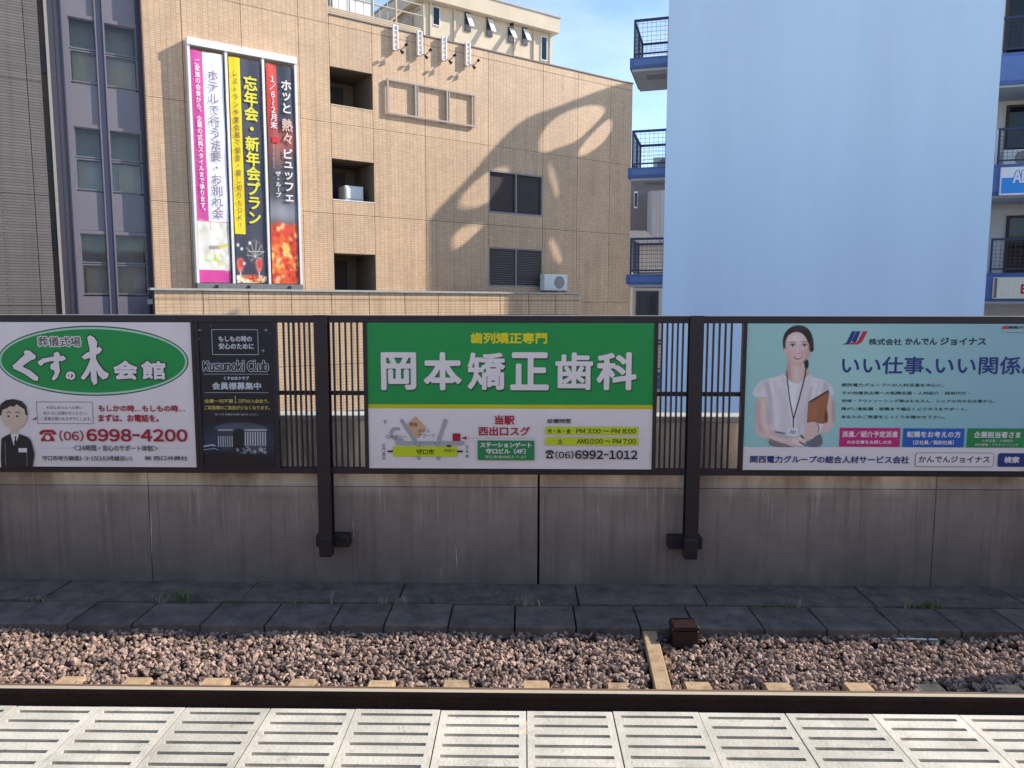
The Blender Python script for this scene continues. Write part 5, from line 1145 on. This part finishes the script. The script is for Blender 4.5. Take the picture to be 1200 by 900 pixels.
o = ac_unit('grey air conditioner unit on the middle left blue balcony', -.62, 2.3, 5.12, .5, .55, .28, BP)

# unseen arched wall, outline and holes shaped to cast shadow on the tan building
XC = 13.5
def cast(px, py):
    u, z = HP.at(px, py); p = HP.world(u, 0, z); t_ = (XC-p[0])/SUN.x; return float(p[1]+SUN.y*t_), float(p[2]+SUN.z*t_)
q = lambda L_: [cast(370+x/2.4325, y/2.4325) for x, y in L_]
yb0 = cast(500.5, 300)[0]
outer = [(yb0, -6)]+q([(318, 635), (350, 595), (400, 545), (450, 490), (500, 430), (540, 388), (580, 352), (620, 330), (680, 310), (740, 287), (800, 264), (850, 247), (897, 235)])
ye = outer[-1][0]+3.2; outer += [(ye, outer[-1][1]+.6), (ye, -6)]
holes = [q(h_) for h_ in ([(648, 430), (645, 400), (660, 365), (690, 335), (730, 315), (780, 303), (812, 307), (815, 325), (795, 350), (765, 380), (735, 405), (700, 415), (665, 430)],
    [(838, 338), (842, 370), (815, 410), (780, 435), (750, 445), (757, 420), (790, 380), (815, 355)],
    [(415, 590), (420, 560), (450, 525), (488, 492), (530, 478), (546, 485), (540, 515), (510, 560), (490, 575), (455, 590)],
    [(392, 700), (395, 670), (420, 645), (460, 638), (475, 645), (450, 670), (420, 697), (400, 712)],
    [(663, 450), (685, 500), (695, 560), (682, 560), (668, 510)], [(663, 670), (690, 700), (704, 748), (690, 752), (672, 720)], [(830, 482), (838, 482), (836, 504)])]
# soften the outlines
def chaikin(p, it=2):
    for _ in range(it):
        n = []
        for i in range(len(p)): a = np.array(p[i]); b_ = np.array(p[(i+1) % len(p)]); n += [tuple(a*.75+b_*.25), tuple(a*.25+b_*.75)]
        p = n
    return p
aw = thing('shadow_arch_building', 'unseen block with a curved wall shaped to cast the arched shadow', 'building')if False else thing('shadow_arch_building', 'unseen block with a curved wall shaped to cast the arched shadow', 'building', (0, 0, 0))
def grow(p, f=1.13):
    p = np.array(p); c_ = p.mean(0); return [tuple(c_+(a-c_)*f) for a in p]
cu = curve_fill('arched_shadow_wall', [outer]+[chaikin(grow(h_)) for h_ in holes], -.06, .06, M_beige, aw)
# curve_fill gives (a, thickness, b): rotate into the y-z plane at x = XC
cu.data.transform(Matrix(((0, 1, 0, XC), (1, 0, 0, 0), (0, 0, 1, 0), (0, 0, 0, 1))))
MB().box(XC+.1, XC+5, yb0+.4, ye, -6, 7.5).build('wall', M_beige, aw)

# ================================================================== DISTANT BUILDINGS in the gap
db = thing('slate_building', 'distant slate grey building seen in the gap below the middle left balcony', 'building', (0, 0, 0))
Y0 = 52.; X = lambda px, y: (px-613)/880*y
zt = ony(750, 205, Y0)[2]
MB().box(X(700, Y0), X(761, Y0), Y0, Y0+9, -6, zt).build('wall', M_greyb, db)
for j in range(5):
    z = zt-2.2-j*2.6; o = MB().box(X(739.5, Y0), X(743.5, Y0), Y0-.05, Y0-.002, z, z+1.1).build('window', M_white, db); MB().box(X(740, Y0), X(743, Y0), Y0-.06, Y0-.051, z+.1, z+1).build('pane', M_glassd, o)
rb = thing('ribbed_building', 'distant pale grey ribbed building between the slate building and the pale blue wall', 'building', (0, 0, 0))
MB().box(X(760.5, 50), X(830, 50), 50, 58, -6, ony(765, 221, 50)[2]).build('wall', M_greyc, rb)
for i in range(14): xx = X(761, 50)+i*.28; MB().box(xx, xx+.08, 49.93, 49.998, -6, ony(765, 221, 50)[2]).build('rib', M_greyc, rb)
hb = thing('white_house', 'small white house with a pale pitched roof below the lowest left balcony', 'house', (0, 0, 0))
Yh = 40.; ze = ony(740, 287, Yh)[2]
MB().box(X(700, Yh), X(790, Yh), Yh, Yh+7, -6, ze).build('wall', M_beige, hb)
mb = MB(); x0, x1 = X(700, Yh), X(771, Yh); zr_ = ony(740, 271, Yh)[2]; xr = X(752, Yh)
mb.prism([(x0, ze), (x0, zr_), (xr, zr_), (x1, ze)], Yh-.3, Yh+7.2); mb.build('roof', mat('pale_roof', (.6, .58, .55), .7, noise=.1), hb)
xa_, xb2 = X(744, Yh), X(770, Yh); z1 = ony(755, 341, Yh)[2]
wo_ = MB().box(xa_, xb2, Yh-.08, Yh-.002, z1-2.6, z1).build('window', M_nframe, hb)
MB().box(xa_+.12, (xa_+xb2)/2, Yh-.10, Yh-.081, z1-2.5, z1-.12).build('pane', M_glassd, wo_); MB().box((xa_+xb2)/2+.06, xb2-.12, Yh-.10, Yh-.081, z1-2.5, z1-.12).build('pane', M_glass, wo_)
MB().tube([(X(738, Yh), Yh-.15, -3), (X(738, Yh), Yh-.15, ze-.2)], .06, 8).build('downpipe', M_white, hb); MB().box(X(733, Yh), X(770, Yh), Yh-.25, Yh-.002, z1+.35, z1+.45).build('ledge', M_white, hb)
